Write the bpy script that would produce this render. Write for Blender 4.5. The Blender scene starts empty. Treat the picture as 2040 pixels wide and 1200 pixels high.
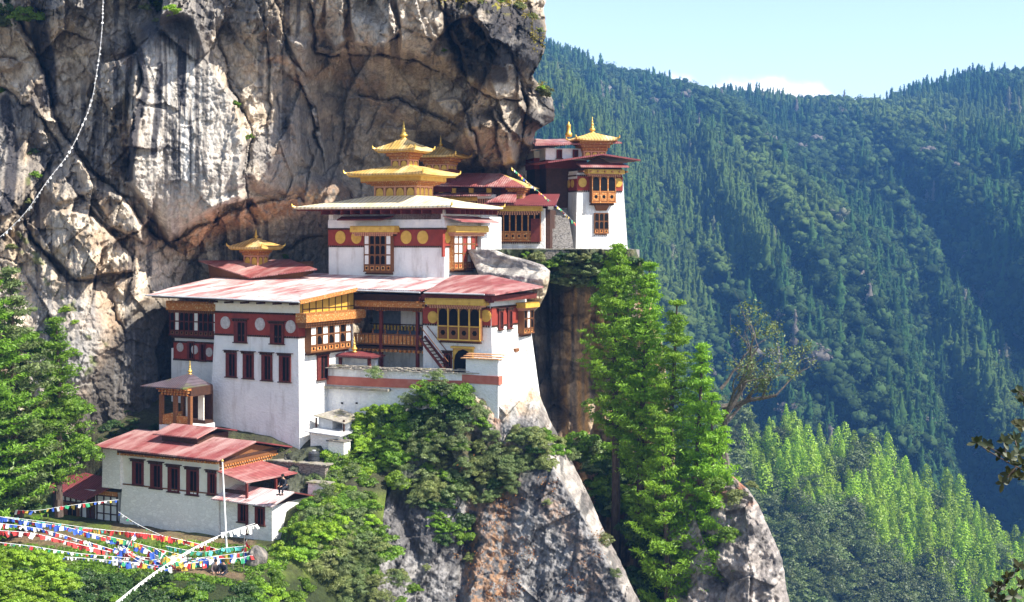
import bpy, math, random
import numpy as np
from mathutils import Vector, Matrix
R = math.radians
random.seed(7)
SC = bpy.context.scene
COL = SC.collection
# ---------------- camera (at the origin, looking along +Y, level, lens shifted down) ----------------
FPX, HX, HY = 2802.0, 1020.0, 470.0
cd = bpy.data.cameras.new('camera'); cam = bpy.data.objects.new('camera', cd); COL.objects.link(cam)
cam.rotation_euler = (R(90), 0, 0); cd.sensor_width = 36.0; cd.lens = 36.0*FPX/2040.0
cd.shift_y = -(600-HY)/2040.0; cd.clip_start = 0.5; cd.clip_end = 9000
SC.camera = cam
# ---------------- sky, sun, exposure ----------------
SUN_AZ, SUN_EL = R(26), R(48)      # azimuth: from +X towards the camera
sdir = Vector((math.cos(SUN_AZ)*math.cos(SUN_EL), -math.sin(SUN_AZ)*math.cos(SUN_EL), math.sin(SUN_EL)))
wd = bpy.data.worlds.new('World'); SC.world = wd; wd.use_nodes = True
wn, wl = wd.node_tree.nodes, wd.node_tree.links
bg = wn['Background']; bg.inputs['Strength'].default_value = 0.15
sky = wn.new('ShaderNodeTexSky'); sky.sky_type = 'NISHITA'; sky.sun_disc = False
sky.sun_elevation = SUN_EL; sky.sun_rotation = math.atan2(sdir.x, sdir.y)
sky.altitude = 2500; sky.air_density = 1.0; sky.dust_density = 3.5; sky.ozone_density = 1.2
def wnode(t, **k):
    n = wn.new(t)
    for a, b in k.items(): setattr(n, a, b)
    return n
# low cumulus just over the far ridge, part of the sky itself
tc = wnode('ShaderNodeTexCoord'); sep = wnode('ShaderNodeSeparateXYZ'); wl.new(tc.outputs['Generated'], sep.inputs[0])
def wmath(op, a, b=None, c=None):
    n = wnode('ShaderNodeMath', operation=op)
    for i, v in enumerate((a, b, c)):
        if v is None: continue
        if isinstance(v, (int, float)): n.inputs[i].default_value = v
        else: wl.new(v, n.inputs[i])
    return n.outputs[0]
def blob(cx, w):
    return wmath('SUBTRACT', 1.0, wmath('POWER', wmath('DIVIDE', wmath('SUBTRACT', sep.outputs['X'], cx), w), 4.0))
nz = wnode('ShaderNodeTexNoise'); nz.inputs['Scale'].default_value = 48; nz.inputs['Detail'].default_value = 6
wl.new(tc.outputs['Generated'], nz.inputs['Vector'])
hmax = wmath('MAXIMUM', wmath('MULTIPLY', blob(0.178, 0.075), 0.1095), wmath('MULTIPLY', blob(0.112, 0.040), 0.1115))
top = wmath('ADD', hmax, wmath('MULTIPLY', wmath('SUBTRACT', nz.outputs[0], 0.5), 0.022))
cm = wnode('ShaderNodeMapRange'); cm.interpolation_type = 'SMOOTHSTEP'
wl.new(wmath('SUBTRACT', top, sep.outputs['Z']), cm.inputs[0])
cm.inputs[1].default_value = -0.004; cm.inputs[2].default_value = 0.009
front = wmath('GREATER_THAN', sep.outputs['Y'], 0.0)
mx = wnode('ShaderNodeMixRGB'); wl.new(wmath('MULTIPLY', cm.outputs[0], front), mx.inputs[0])
lift = wnode('ShaderNodeMixRGB', blend_type='MULTIPLY'); lift.inputs[0].default_value = 1
wl.new(sky.outputs[0], lift.inputs[1]); lift.inputs[2].default_value = (1.20, 1.06, 0.95, 1)
wl.new(lift.outputs[0], mx.inputs[1]); mx.inputs[2].default_value = (7.5, 7.5, 7.7, 1)
wl.new(mx.outputs[0], bg.inputs['Color'])
sl = bpy.data.lights.new('sun', 'SUN'); so = bpy.data.objects.new('sun', sl); COL.objects.link(so)
sl.energy = 5.0; sl.angle = R(0.5); sl.color = (1.0, 0.945, 0.84)
so.rotation_euler = sdir.to_track_quat('Z', 'Y').to_euler()
SC.view_settings.view_transform = 'Standard'; SC.view_settings.look = 'None'
SC.view_settings.exposure = 1.02; SC.view_settings.gamma = 1.0
SC.cycles.max_bounces = 5; SC.cycles.diffuse_bounces = 2; SC.cycles.glossy_bounces = 2
SC.cycles.transmission_bounces = 3; SC.cycles.volume_bounces = 0; SC.cycles.transparent_max_bounces = 4
SC.cycles.use_denoising = True
# ---------------- noise in numpy ----------------
def _h(ix, iy, s):
    n = (ix.astype(np.int64)*374761393 + iy.astype(np.int64)*668265263 + s*1442695041) & 0xffffffff
    n = ((n ^ (n >> 13))*1274126177) & 0xffffffff
    n = (n ^ (n >> 16)) & 0xffffffff
    return n/4294967295.0
def vnoise(x, y, s=0):
    ix, iy = np.floor(x), np.floor(y); fx, fy = x-ix, y-iy
    fx = fx*fx*(3-2*fx); fy = fy*fy*(3-2*fy)
    a, b, c, d = _h(ix, iy, s), _h(ix+1, iy, s), _h(ix, iy+1, s), _h(ix+1, iy+1, s)
    return (a*(1-fx)+b*fx)*(1-fy)+(c*(1-fx)+d*fx)*fy
def fbm(x, y, o=4, s=0, g=0.5):
    t = 0; a = 1; n = 0
    for i in range(o):
        t = t+a*vnoise(x*2**i+i*17.3, y*2**i-i*9.1, s+i); n += a; a *= g
    return t/n
def ridged(x, y, o=4, s=0):
    t = 0; a = 1; n = 0
    for i in range(o):
        t = t+a*(1-abs(2*vnoise(x*2**i+i*7.7, y*2**i+i*3.1, s+i)-1)); n += a; a *= .5
    return t/n
def worley(x, y, s=0):
    """F1, F2-F1, facet height from a random tilt of each cell"""
    ix, iy = np.floor(x), np.floor(y)
    f1 = np.full(x.shape, 9.); f2 = f1.copy(); tilt = np.zeros(x.shape); cid = np.zeros(x.shape)
    for dx in (-1, 0, 1):
        for dy in (-1, 0, 1):
            cx, cy = ix+dx, iy+dy
            sx = cx+.1+.8*_h(cx, cy, s); sy = cy+.1+.8*_h(cx, cy, s+1)
            d = np.hypot(x-sx, y-sy); gx = _h(cx, cy, s+2)-.5; gy = _h(cx, cy, s+3)-.5
            tt = (x-sx)*gx+(y-sy)*gy+(_h(cx, cy, s+4)-.5)*.6
            m = d < f1
            f2 = np.where(m, f1, np.minimum(f2, d)); tilt = np.where(m, tt, tilt); cid = np.where(m, _h(cx, cy, s+5), cid)
            f1 = np.where(m, d, f1)
    return f1, f2-f1, tilt, cid
def sstep(a, b, x):
    t = np.clip((x-a)/(b-a), 0, 1); return t*t*(3-2*t)
def rbf(pts):
    p = np.array(pts, float); n = len(p); sc = 300.0
    X = p[:, :2]/sc; d = np.hypot(*(X[:, None]-X[None]).transpose(2, 0, 1))
    A = np.zeros((n+3, n+3)); A[:n, :n] = d + np.eye(n)*.02; A[:n, n] = 1; A[:n, n+1:] = X
    A[n, :n] = 1; A[n+1:, :n] = X.T
    w = np.linalg.solve(A, np.concatenate([p[:, 2], [0, 0, 0]]))
    def fn(x, y):
        x = np.asarray(x, float)/sc; y = np.asarray(y, float)/sc
        r = w[n]+w[n+1]*x+w[n+2]*y
        for i in range(n): r = r+w[i]*np.hypot(x-X[i, 0], y-X[i, 1])
        return r
    return fn
def polydist(x, y, poly):
    """signed distance to polygon, positive inside"""
    d = np.full(x.shape, 1e9); ins = np.zeros(x.shape, bool); n = len(poly)
    for i in range(n):
        x1, y1 = poly[i]; x2, y2 = poly[(i+1) % n]; ex, ey = x2-x1, y2-y1
        t = np.clip(((x-x1)*ex+(y-y1)*ey)/(ex*ex+ey*ey+1e-9), 0, 1)
        d = np.minimum(d, np.hypot(x-x1-t*ex, y-y1-t*ey))
        c = ((y1 > y) != (y2 > y)) & (x < (x2-x1)*(y-y1)/((y2-y1) if y2 != y1 else 1e-9)+x1)
        ins ^= c
    return np.where(ins, d, -d)
def faultline(x, y, pts):
    d = np.full(x.shape, 1e9); sg = np.ones(x.shape)
    for (x1, y1), (x2, y2) in zip(pts[:-1], pts[1:]):
        ex, ey = x2-x1, y2-y1; t = np.clip(((x-x1)*ex+(y-y1)*ey)/(ex*ex+ey*ey+1e-9), 0, 1); q = np.hypot(x-x1-t*ex, y-y1-t*ey)
        sg = np.where(q < d, np.sign(ex*(y-y1)-ey*(x-x1)), sg); d = np.minimum(d, q)
    return d, sg
def linedist(x, y, pts):
    d = np.full(x.shape, 1e9)
    for (x1, y1), (x2, y2) in zip(pts[:-1], pts[1:]):
        ex, ey = x2-x1, y2-y1
        t = np.clip(((x-x1)*ex+(y-y1)*ey)/(ex*ex+ey*ey+1e-9), 0, 1)
        d = np.minimum(d, np.hypot(x-x1-t*ex, y-y1-t*ey))
    return d
# ---------------- points and frames ----------------
def P(px, py, Y): return Vector(((px-HX)/FPX*Y, Y, (HY-py)/FPX*Y))
class Fr:
    def __init__(s, O, deg=-28): s.O = Vector(O); s.rz = R(deg); s.c, s.s = math.cos(s.rz), math.sin(s.rz)
    def w(s, l): return Vector((s.O.x+s.c*l[0]-s.s*l[1], s.O.y+s.s*l[0]+s.c*l[1], s.O.z+l[2]))
    def _r(s, px, py):
        u = Vector(((px-HX)/FPX, 1, (HY-py)/FPX))
        return (s.c*u.x+s.s*u.y, -s.s*u.x+s.c*u.y, u.z), (-(s.c*s.O.x+s.s*s.O.y), s.s*s.O.x-s.c*s.O.y, -s.O.z)
    def fy(s, px, py, y=0):
        u, o = s._r(px, py); t = (y-o[1])/u[1]; return o[0]+t*u[0], o[2]+t*u[2]
    def fx(s, px, py, x=0):
        u, o = s._r(px, py); t = (x-o[0])/u[0]; return o[1]+t*u[1], o[2]+t*u[2]
    def fz(s, px, py, z):
        u, o = s._r(px, py); t = (z-o[2])/u[2]; return o[0]+t*u[0], o[1]+t*u[1]
    def sub(s, x, y, z):
        f = Fr(s.w((x, y, z))); f.rz, f.c, f.s = s.rz, s.c, s.s; return f
# ---------------- meshes and objects ----------------
class MB:
    def __init__(s): s.v = []; s.f = []
    def add(s, v, f):
        n = len(s.v); s.v += [tuple(p) for p in v]; s.f += [tuple(i+n for i in q) for q in f]; return s
    def box(s, x0, x1, y0, y1, z0, z1, m=None):
        v = [(x, y, z) for z in (z0, z1) for y in (y0, y1) for x in (x0, x1)]
        if m: v = [m(*p) for p in v]
        return s.add(v, [(0, 2, 3, 1), (4, 5, 7, 6), (0, 1, 5, 4), (2, 6, 7, 3), (0, 4, 6, 2), (1, 3, 7, 5)])
    def slab(s, top, th, inset=0):
        n = len(top); t = [Vector(p) for p in top]; b = [p-Vector((0, 0, th)) for p in t]
        return s.add(t+b, [tuple(range(n)), tuple(range(2*n-1, n-1, -1))]+[(i, i+n, (i+1) % n+n, (i+1) % n) for i in range(n)])
    def loft(s, a, b):
        n = len(a)
        return s.add(list(a)+list(b), [tuple(range(n-1, -1, -1)), tuple(range(n, 2*n))]+[(i, (i+1) % n, (i+1) % n+n, i+n) for i in range(n)])
    def tube(s, a, b, r0, r1=None, n=8, caps=True):
        a, b = Vector(a), Vector(b); r1 = r0 if r1 is None else r1; d = (b-a).normalized()
        q = d.to_track_quat('Z', 'Y'); A = []; B = []
        for i in range(n):
            t = 2*math.pi*i/n; e = q @ Vector((math.cos(t), math.sin(t), 0)); A.append(a+e*r0); B.append(b+e*r1)
        k = len(s.v); s.v += [tuple(p) for p in A+B]
        s.f += [(k+i, k+(i+1) % n, k+(i+1) % n+n, k+i+n) for i in range(n)]
        if caps: s.f += [tuple(k+i for i in range(n-1, -1, -1)), tuple(k+n+i for i in range(n))]
        return s
    def lathe(s, c, prof, n=14):
        k = len(s.v)
        for r, z in prof:
            for i in range(n):
                t = 2*math.pi*i/n; s.v.append((c[0]+r*math.cos(t), c[1]+r*math.sin(t), c[2]+z))
        for j in range(len(prof)-1):
            for i in range(n): s.f.append((k+j*n+i, k+j*n+(i+1) % n, k+(j+1)*n+(i+1) % n, k+(j+1)*n+i))
        s.f += [tuple(k+i for i in range(n-1, -1, -1)), tuple(k+(len(prof)-1)*n+i for i in range(n))]
        return s
    def poly(s, pts, m, b0, b1):
        """prism of an (a,c) outline between b0 and b1 through map m"""
        return s.loft([m(a, b0, c) for a, c in pts], [m(a, b1, c) for a, c in pts])
    def build(s, name, mat, parent=None, smooth=False, bevel=0):
        me = bpy.data.meshes.new(name); me.from_pydata(s.v, [], s.f)
        if smooth: me.shade_smooth()
        return link(name, me, mat, parent)
def link(name, me, mat, parent=None):
    o = bpy.data.objects.new(name, me); COL.objects.link(o)
    if mat is not None and not me.materials: me.materials.append(mat)
    if parent: o.parent = parent
    return o
def npmesh(name, V, F, mat, parent=None, col=None, smooth=False):
    V = np.ascontiguousarray(V, np.float32); F = np.ascontiguousarray(F, np.int32); k = F.shape[1]
    me = bpy.data.meshes.new(name); me.vertices.add(len(V)); me.vertices.foreach_set('co', V.ravel())
    me.loops.add(F.size); me.loops.foreach_set('vertex_index', F.ravel())
    me.polygons.add(len(F)); me.polygons.foreach_set('loop_start', np.arange(0, F.size, k, dtype=np.int32))
    me.update(calc_edges=True)
    if smooth: me.polygons.foreach_set('use_smooth', np.ones(len(F), bool))
    if col is not None:
        a = me.color_attributes.new('tint', 'FLOAT_COLOR', 'POINT')
        c = np.ones((len(V), 4), np.float32); c[:, :3] = col; a.data.foreach_set('color', c.ravel())
    return link(name, me, mat, parent)
def tag(o, label=None, cat=None, group=None, kind=None):
    if label: o['label'] = label
    if cat: o['category'] = cat
    if group: o['group'] = group
    if kind: o['kind'] = kind
    return o
def thing(name, label, cat, fr, group=None):
    o = bpy.data.objects.new(name, None); COL.objects.link(o); o.empty_display_size = .2
    o.location = fr.O; o.rotation_euler = (0, 0, fr.rz); return tag(o, label, cat, group)
def front(y=0, bt=0, zt=0): return lambda a, b, c: (a, y-b-bt*(zt-c), c)
def side(x=0, bt=0, zt=0): return lambda a, b, c: (x+b+bt*(zt-c), a, c)
def lside(x=0, bt=0, zt=0): return lambda a, b, c: (x-b-bt*(zt-c), a, c)
# ---------------- materials ----------------
def nodes(name):
    m = bpy.data.materials.new(name); m.use_nodes = True; t = m.node_tree
    return m, t, t.nodes['Principled BSDF']
def N(t, ty, ins=None, **k):
    n = t.nodes.new(ty)
    for a, b in k.items(): setattr(n, a, b)
    for i, v in (ins or {}).items():
        if hasattr(v, 'is_output'): t.links.new(v, n.inputs[i])
        else: n.inputs[i].default_value = v
    return n
def noise_mask(t, scale, lo, hi, detail=5, stretch=(1, 1, 1), coord='Object', off=(0, 0, 0)):
    c = N(t, 'ShaderNodeTexCoord'); mp = N(t, 'ShaderNodeMapping', {0: c.outputs[coord], 3: stretch, 1: off})
    n = N(t, 'ShaderNodeTexNoise', {0: mp.outputs[0], 'Scale': scale, 'Detail': detail, 'Roughness': .62})
    r = N(t, 'ShaderNodeMapRange', {0: n.outputs[0], 1: lo, 2: hi}); return r.outputs[0], n.outputs[0]
def mixc(t, f, a, b, blend='MIX'):
    n = N(t, 'ShaderNodeMixRGB', {0: f}, blend_type=blend)
    for i, v in ((1, a), (2, b)):
        if hasattr(v, 'is_output'): t.links.new(v, n.inputs[i])
        else: n.inputs[i].default_value = (*v, 1)
    return n.outputs[0]
def bump(t, bs, h, st=.3, d=.05):
    b = N(t, 'ShaderNodeBump', {'Height': h, 'Strength': st, 'Distance': d}); t.links.new(b.outputs[0], bs.inputs['Normal'])
def mat2(name, c1, c2, scale=2, lo=.4, hi=.7, rough=.8, metal=0, bs=3, bst=.3, bd=.04, stretch=(1, 1, 1), c3=None, s3=.6, lo3=.55, hi3=.75, st3=(1, 1, 1), spec=.3):
    m, t, p = nodes(name); f, n = noise_mask(t, scale, lo, hi, stretch=stretch); col = mixc(t, f, c1, c2)
    if c3:
        f3, _ = noise_mask(t, s3, lo3, hi3, 6, st3, off=(3, 7, 1)); col = mixc(t, f3, col, c3)
    t.links.new(col, p.inputs['Base Color']); p.inputs['Roughness'].default_value = rough
    p.inputs['Metallic'].default_value = metal; p.inputs['Specular IOR Level'].default_value = spec
    _, h = noise_mask(t, bs, 0, 1, 6); bump(t, p, h, bst, bd); return m
M = {}
M['white'] = mat2('whitewash', (.77, .765, .75), (.87, .86, .83), .8, bs=5, bst=.8, bd=.14, c3=(.42, .38, .34), s3=1.8, lo3=.54, hi3=.86, st3=(1, 1, .18))
M['whited'] = mat2('stained_whitewash', (.70, .70, .72), (.84, .83, .81), 1.5, bs=4, bst=.7, bd=.15, c3=(.36, .33, .30), s3=1.6, lo3=.58, hi3=.85, st3=(1, 1, .25))
M['cream'] = mat2('cream_plaster', (.78, .72, .60), (.84, .80, .70), 2, bs=6, bst=.5, bd=.08, c3=(.33, .26, .2), s3=1.5, lo3=.62, hi3=.85)
M['red'] = mat2('frieze_red', (.24, .035, .022), (.30, .05, .03), 3, c3=(.16, .03, .02), bs=8, bst=.3)
M['redwall'] = mat2('red_painted_wall', (.42, .12, .08), (.50, .17, .12), 2, c3=(.6, .42, .36), lo3=.62, hi3=.9, bs=6, bst=.4)
M['darkred'] = mat2('oxblood_wood', (.10, .018, .014), (.16, .03, .02), 4, bs=10)
M['wood'] = mat2('brown_wood', (.16, .065, .025), (.24, .10, .035), 5, stretch=(1, 1, 4), bs=8)
M['darkwood'] = mat2('dark_wood', (.045, .02, .012), (.08, .035, .02), 5, bs=8)
M['gold'] = mat2('gold_paint', (.55, .33, .05), (.68, .43, .08), 3, rough=.5, bs=12, bst=.4, c3=(.35, .17, .03), lo3=.55, hi3=.8, s3=3)
M['gilt'] = mat2('gilt_metal', (.70, .44, .08), (.80, .55, .14), 3, rough=.38, metal=.55, bst=.1, spec=.6)
M['goldroof'] = mat2('gilded_roof_sheet', (.66, .50, .22), (.76, .62, .34), 1.2, rough=.5, metal=.0, bst=.1, c3=(.55, .36, .10), s3=.5, spec=.6)
M['pane'] = mat2('dark_opening', (.004, .004, .005), (.010, .008, .007), 3, rough=.6, spec=.1)
M['glasswhite'] = mat2('white_curtain_panel', (.68, .66, .62), (.8, .79, .77), 3)
M['orange'] = mat2('ochre_carving', (.40, .13, .03), (.56, .24, .06), 9, bs=20, bst=.5, c3=(.62, .45, .2), s3=8, lo3=.55, hi3=.62)
M['pink'] = mat2('pink_carving', (.50, .22, .14), (.64, .36, .2), 9, bs=20)
M['stone'] = mat2('terrace_stone', (.16, .14, .12), (.32, .29, .25), 3, bs=4, bst=.8, bd=.15, c3=(.06, .055, .05), s3=4, lo3=.5, hi3=.6)
M['slate'] = mat2('slate_coping', (.22, .20, .17), (.40, .36, .30), 4, bs=6, c3=(.18, .17, .06), s3=1.5, lo3=.5, hi3=.7)
M['tin'] = mat2('grey_tin', (.42, .43, .45), (.56, .57, .58), 3, rough=.5, c3=(.22, .15, .12), s3=2, lo3=.58, hi3=.75)
M['clay'] = mat2('clay_tile', (.50, .24, .10), (.66, .42, .24), 6)
M['iron'] = mat2('black_plastic', (.03, .035, .04), (.06, .06, .07), 4, rough=.4)
M['offwhite'] = mat2('off_white_disc', (.42, .38, .36), (.62, .58, .56), 6, bs=14, bst=.5)
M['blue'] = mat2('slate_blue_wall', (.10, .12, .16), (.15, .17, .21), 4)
M['cloth_w'] = mat2('white_cotton', (.78, .77, .74), (.86, .85, .83), 4, rough=.9)
def metal_roof(name, c1, c2, faded, lo3, hi3, seam=1.6, rust=(.16, .06, .04)):
    m, t, p = nodes(name); f, n = noise_mask(t, 1.2, .35, .7); col = mixc(t, f, c1, c2)
    f3, _ = noise_mask(t, .5, lo3, hi3, 8, (1.6, .35, 1), off=(5, 2, 0)); col = mixc(t, f3, col, faded)
    f4, _ = noise_mask(t, 2.2, .58, .70, 6, (1, .4, 1)); col = mixc(t, f4, col, rust)
    c = N(t, 'ShaderNodeTexCoord'); w = N(t, 'ShaderNodeTexWave', {0: c.outputs['Object'], 'Scale': seam, 'Distortion': .0}, bands_direction='X')
    r = N(t, 'ShaderNodeMapRange', {0: w.outputs[0], 1: .0, 2: .2, 3: .5, 4: 1.0}); col = mixc(t, 1.0, col, r.outputs[0], 'MULTIPLY')
    t.links.new(col, p.inputs['Base Color']); p.inputs['Roughness'].default_value = .48; p.inputs['Specular IOR Level'].default_value = .4
    bump(t, p, w.outputs[0], .5, .05); return m
M['goldroof'] = metal_roof('gilded_roof_sheet', (.56, .33, .08), (.66, .44, .15), (.78, .62, .33), .48, .68, 1.1, (.45, .28, .08))
M['creamroof'] = metal_roof('pale_gilt_roof_sheet', (.74, .63, .38), (.80, .71, .47), (.86, .80, .62), .42, .66, .8, (.50, .36, .16))
M['redroof'] = metal_roof('red_metal_roof', (.26, .062, .062), (.36, .12, .112), (.56, .38, .35), .45, .70)
M['fadedroof'] = metal_roof('sun_faded_red_roof', (.38, .13, .13), (.48, .22, .21), (.78, .69, .67), .39, .58)
M['maroonroof'] = metal_roof('dull_maroon_roof', (.17, .035, .04), (.24, .06, .06), (.30, .2, .2), .6, .8)
M['mossroof'] = metal_roof('mossy_tin_roof', (.08, .06, .075), (.14, .11, .13), (.10, .12, .03), .5, .62)
def brickwash(name, base, gap, sc=2.6):
    m, t, p = nodes(name); c = N(t, 'ShaderNodeTexCoord'); mp = N(t, 'ShaderNodeMapping', {0: c.outputs['Object'], 3: (1, 1, 2.1)})
    wv = N(t, 'ShaderNodeTexNoise', {0: mp.outputs[0], 'Scale': 4.})
    md = N(t, 'ShaderNodeMixRGB', {0: .12, 1: mp.outputs[0], 2: wv.outputs['Color']})
    v = N(t, 'ShaderNodeTexVoronoi', {0: md.outputs[0], 'Scale': sc}, feature='DISTANCE_TO_EDGE')
    r = N(t, 'ShaderNodeMapRange', {0: v.outputs[0], 1: .0, 2: .09}); v2 = N(t, 'ShaderNodeTexVoronoi', {0: md.outputs[0], 'Scale': sc})
    hs = N(t, 'ShaderNodeMapRange', {0: v2.outputs['Color'], 3: .86, 4: 1.06}); cc = mixc(t, 1., base, hs.outputs[0], 'MULTIPLY')
    col = mixc(t, r.outputs[0], gap, cc); f3, _ = noise_mask(t, .9, .55, .8, 6); col = mixc(t, f3, col, tuple(x*.78 for x in base))
    t.links.new(col, p.inputs['Base Color']); p.inputs['Roughness'].default_value = .9; bump(t, p, r.outputs[0], .4, .05); return m
M['rubble'] = brickwash('whitewashed_rubble', (.90, .86, .79), (.74, .69, .62), 3.0)
M['drystone'] = brickwash('dark_dry_stone', (.24, .20, .17), (.03, .025, .02), 2.8)
M['step'] = brickwash('grey_stone_steps', (.30, .28, .26), (.08, .07, .06), 3)
def rock_mat(name, bst=.9):
    m, t, p = nodes(name); a = N(t, 'ShaderNodeVertexColor', layer_name='tint')
    f, n = noise_mask(t, 4.0, .32, .68, 8, (1, 1, .55)); col = mixc(t, 1., a.outputs[0], N(t, 'ShaderNodeMapRange', {0: f, 3: .62, 4: 1.3}).outputs[0], 'MULTIPLY')
    t.links.new(col, p.inputs['Base Color']); p.inputs['Roughness'].default_value = .85; p.inputs['Specular IOR Level'].default_value = .25
    _, h = noise_mask(t, 2.2, 0, 1, 10, (1, 1, .6)); bump(t, p, h, bst, .35); return m
M['rock'] = rock_mat('cliff_rock')
def leaf_mat(name, c1, c2, trans=.35, tint=False, rnd=.25):
    m = bpy.data.materials.new(name); m.use_nodes = True; t = m.node_tree; t.nodes.remove(t.nodes['Principled BSDF'])
    out = t.nodes['Material Output']
    if tint:
        a = N(t, 'ShaderNodeVertexColor', layer_name='tint'); col = a.outputs[0]
    else:
        f, n = noise_mask(t, 1.1, .35, .65, 3); col = mixc(t, f, c1, c2)
    oi = N(t, 'ShaderNodeObjectInfo'); h = N(t, 'ShaderNodeHueSaturation', {4: col})
    r1 = N(t, 'ShaderNodeMapRange', {0: oi.outputs['Random'], 3: .5-.03*rnd, 4: .5+.02*rnd}); r2 = N(t, 'ShaderNodeMapRange', {0: oi.outputs['Random'], 3: 1-rnd, 4: 1+rnd})
    t.links.new(r1.outputs[0], h.inputs[0]); t.links.new(r2.outputs[0], h.inputs[2])
    d = N(t, 'ShaderNodeBsdfDiffuse', {0: h.outputs[0]}); tr = N(t, 'ShaderNodeBsdfTranslucent', {0: h.outputs[0]})
    g = N(t, 'ShaderNodeBsdfGlossy', {0: (.8, .85, .8, 1), 1: .5}); mx = N(t, 'ShaderNodeMixShader', {0: trans, 1: d.outputs[0], 2: tr.outputs[0]})
    m2 = N(t, 'ShaderNodeMixShader', {0: .0 if tint else .03, 1: mx.outputs[0], 2: g.outputs[0]}); t.links.new(m2.outputs[0], out.inputs[0]); return m
M['leaf'] = leaf_mat('green_leaves', (.085, .175, .012), (.19, .33, .025))
M['leafy'] = leaf_mat('yellow_green_leaves', (.17, .32, .015), (.30, .45, .03))
M['leafd'] = leaf_mat('dark_green_leaves', (.030, .070, .014), (.075, .14, .03))
M['leafo'] = leaf_mat('olive_leaves', (.15, .19, .05), (.28, .31, .10))
M['leafg'] = leaf_mat('grey_green_leaves', (.11, .17, .05), (.23, .29, .10))
M['pine'] = leaf_mat('pine_needles', (.13, .27, .012), (.25, .42, .025), .38)
M['moss'] = leaf_mat('rust_moss', (.22, .07, .02), (.34, .16, .04), .1)
M['ymoss'] = leaf_mat('yellow_moss', (.28, .24, .02), (.42, .34, .05), .2)
M['tinted'] = leaf_mat('forest_foliage', None, None, .3, True, .0)
M['bark'] = mat2('bark', (.06, .04, .03), (.12, .09, .07), 6, stretch=(1, 1, .3), bs=8, bst=.8)
M['barkg'] = mat2('pale_dead_bark', (.10, .085, .075), (.22, .19, .16), 6, bs=8)
# ================= rock faces (relief surfaces with real depth, wrapped round at their free edge) =================
ROOT_ROT = 0
def relief(name, x0, sil, y0, y1, Yf, Cf, step=1.7, wrap=16, wst=1.6, round_=14, mat='rock', left=None, smooth=True):
    """rows of points from x0 (or left(py)) to the free edge sil(py); Yf gives distance, then the surface turns back behind the edge"""
    ny = int((y1-y0)/step)+1; py = np.linspace(y0, y1, ny); S = sil(py); L = left(py) if left else np.full(ny, float(x0))
    nx = int((S.max()-L.min())/step)+1; t = np.linspace(0, 1, nx)
    px = L[:, None]+(S-L)[:, None]*t[None]; PY = np.repeat(py[:, None], nx, 1)
    Y = Yf(px, PY)
    d = np.clip((S[:, None]-px)/round_, 0, 1); Y = Y+(1-np.sqrt(np.clip(1-(1-d)**2, 0, 1)))*round_*.045
    if left:
        d = np.clip((px-L[:, None])/round_, 0, 1); Y = Y+(1-np.sqrt(np.clip(1-(1-d)**2, 0, 1)))*round_*.045
    C = Cf(px, PY, Y)
    k = np.arange(1, wrap+1)
    wx = S[:, None]-k[None]*1.3*(1+.3*fbm(PY[:, :wrap]*.05, k[None]*.4, 3, 5)); wy = Y[:, -1:]+k[None]*wst+(fbm(PY[:, :wrap]/22, k[None]*.5, 3, 6)-.5)*2.2*np.minimum(1, k[None]/3)
    wc = C[:, -1:]*(.55+.9*fbm(PY[:, :wrap]/9, k[None]*.9, 4, 8))[..., None]
    px = np.concatenate([px, wx], 1); Y = np.concatenate([Y, wy], 1); PY = np.repeat(py[:, None], px.shape[1], 1)
    C = np.concatenate([C, wc], 1)
    if left:
        wx = L[:, None]+k[None]*1.3; wy = Y[:, :1]+k[None]*wst
        px = np.concatenate([wx[:, ::-1], px], 1); Y = np.concatenate([wy[:, ::-1], Y], 1); PY = np.repeat(py[:, None], px.shape[1], 1)
        C = np.concatenate([np.repeat(C[:, :1], wrap, 1), C], 1)
    V = np.stack([(px-HX)/FPX*Y, Y, (HY-PY)/FPX*Y], -1); n, m = px.shape
    I = np.arange(n*m).reshape(n, m); F = np.stack([I[:-1, :-1], I[1:, :-1], I[1:, 1:], I[:-1, 1:]], -1).reshape(-1, 4)
    o = npmesh(name, V.reshape(-1, 3), F, M[mat], None, C.reshape(-1, 3), smooth); o['kind'] = 'structure'; return o
def lerp(a, b, t): return a+(b-a)*t[..., None]
def cc(*c): return np.array(c, float)
def interp(pts):
    a = np.array(pts, float); return lambda y: np.interp(y, a[:, 0], a[:, 1])
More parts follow.
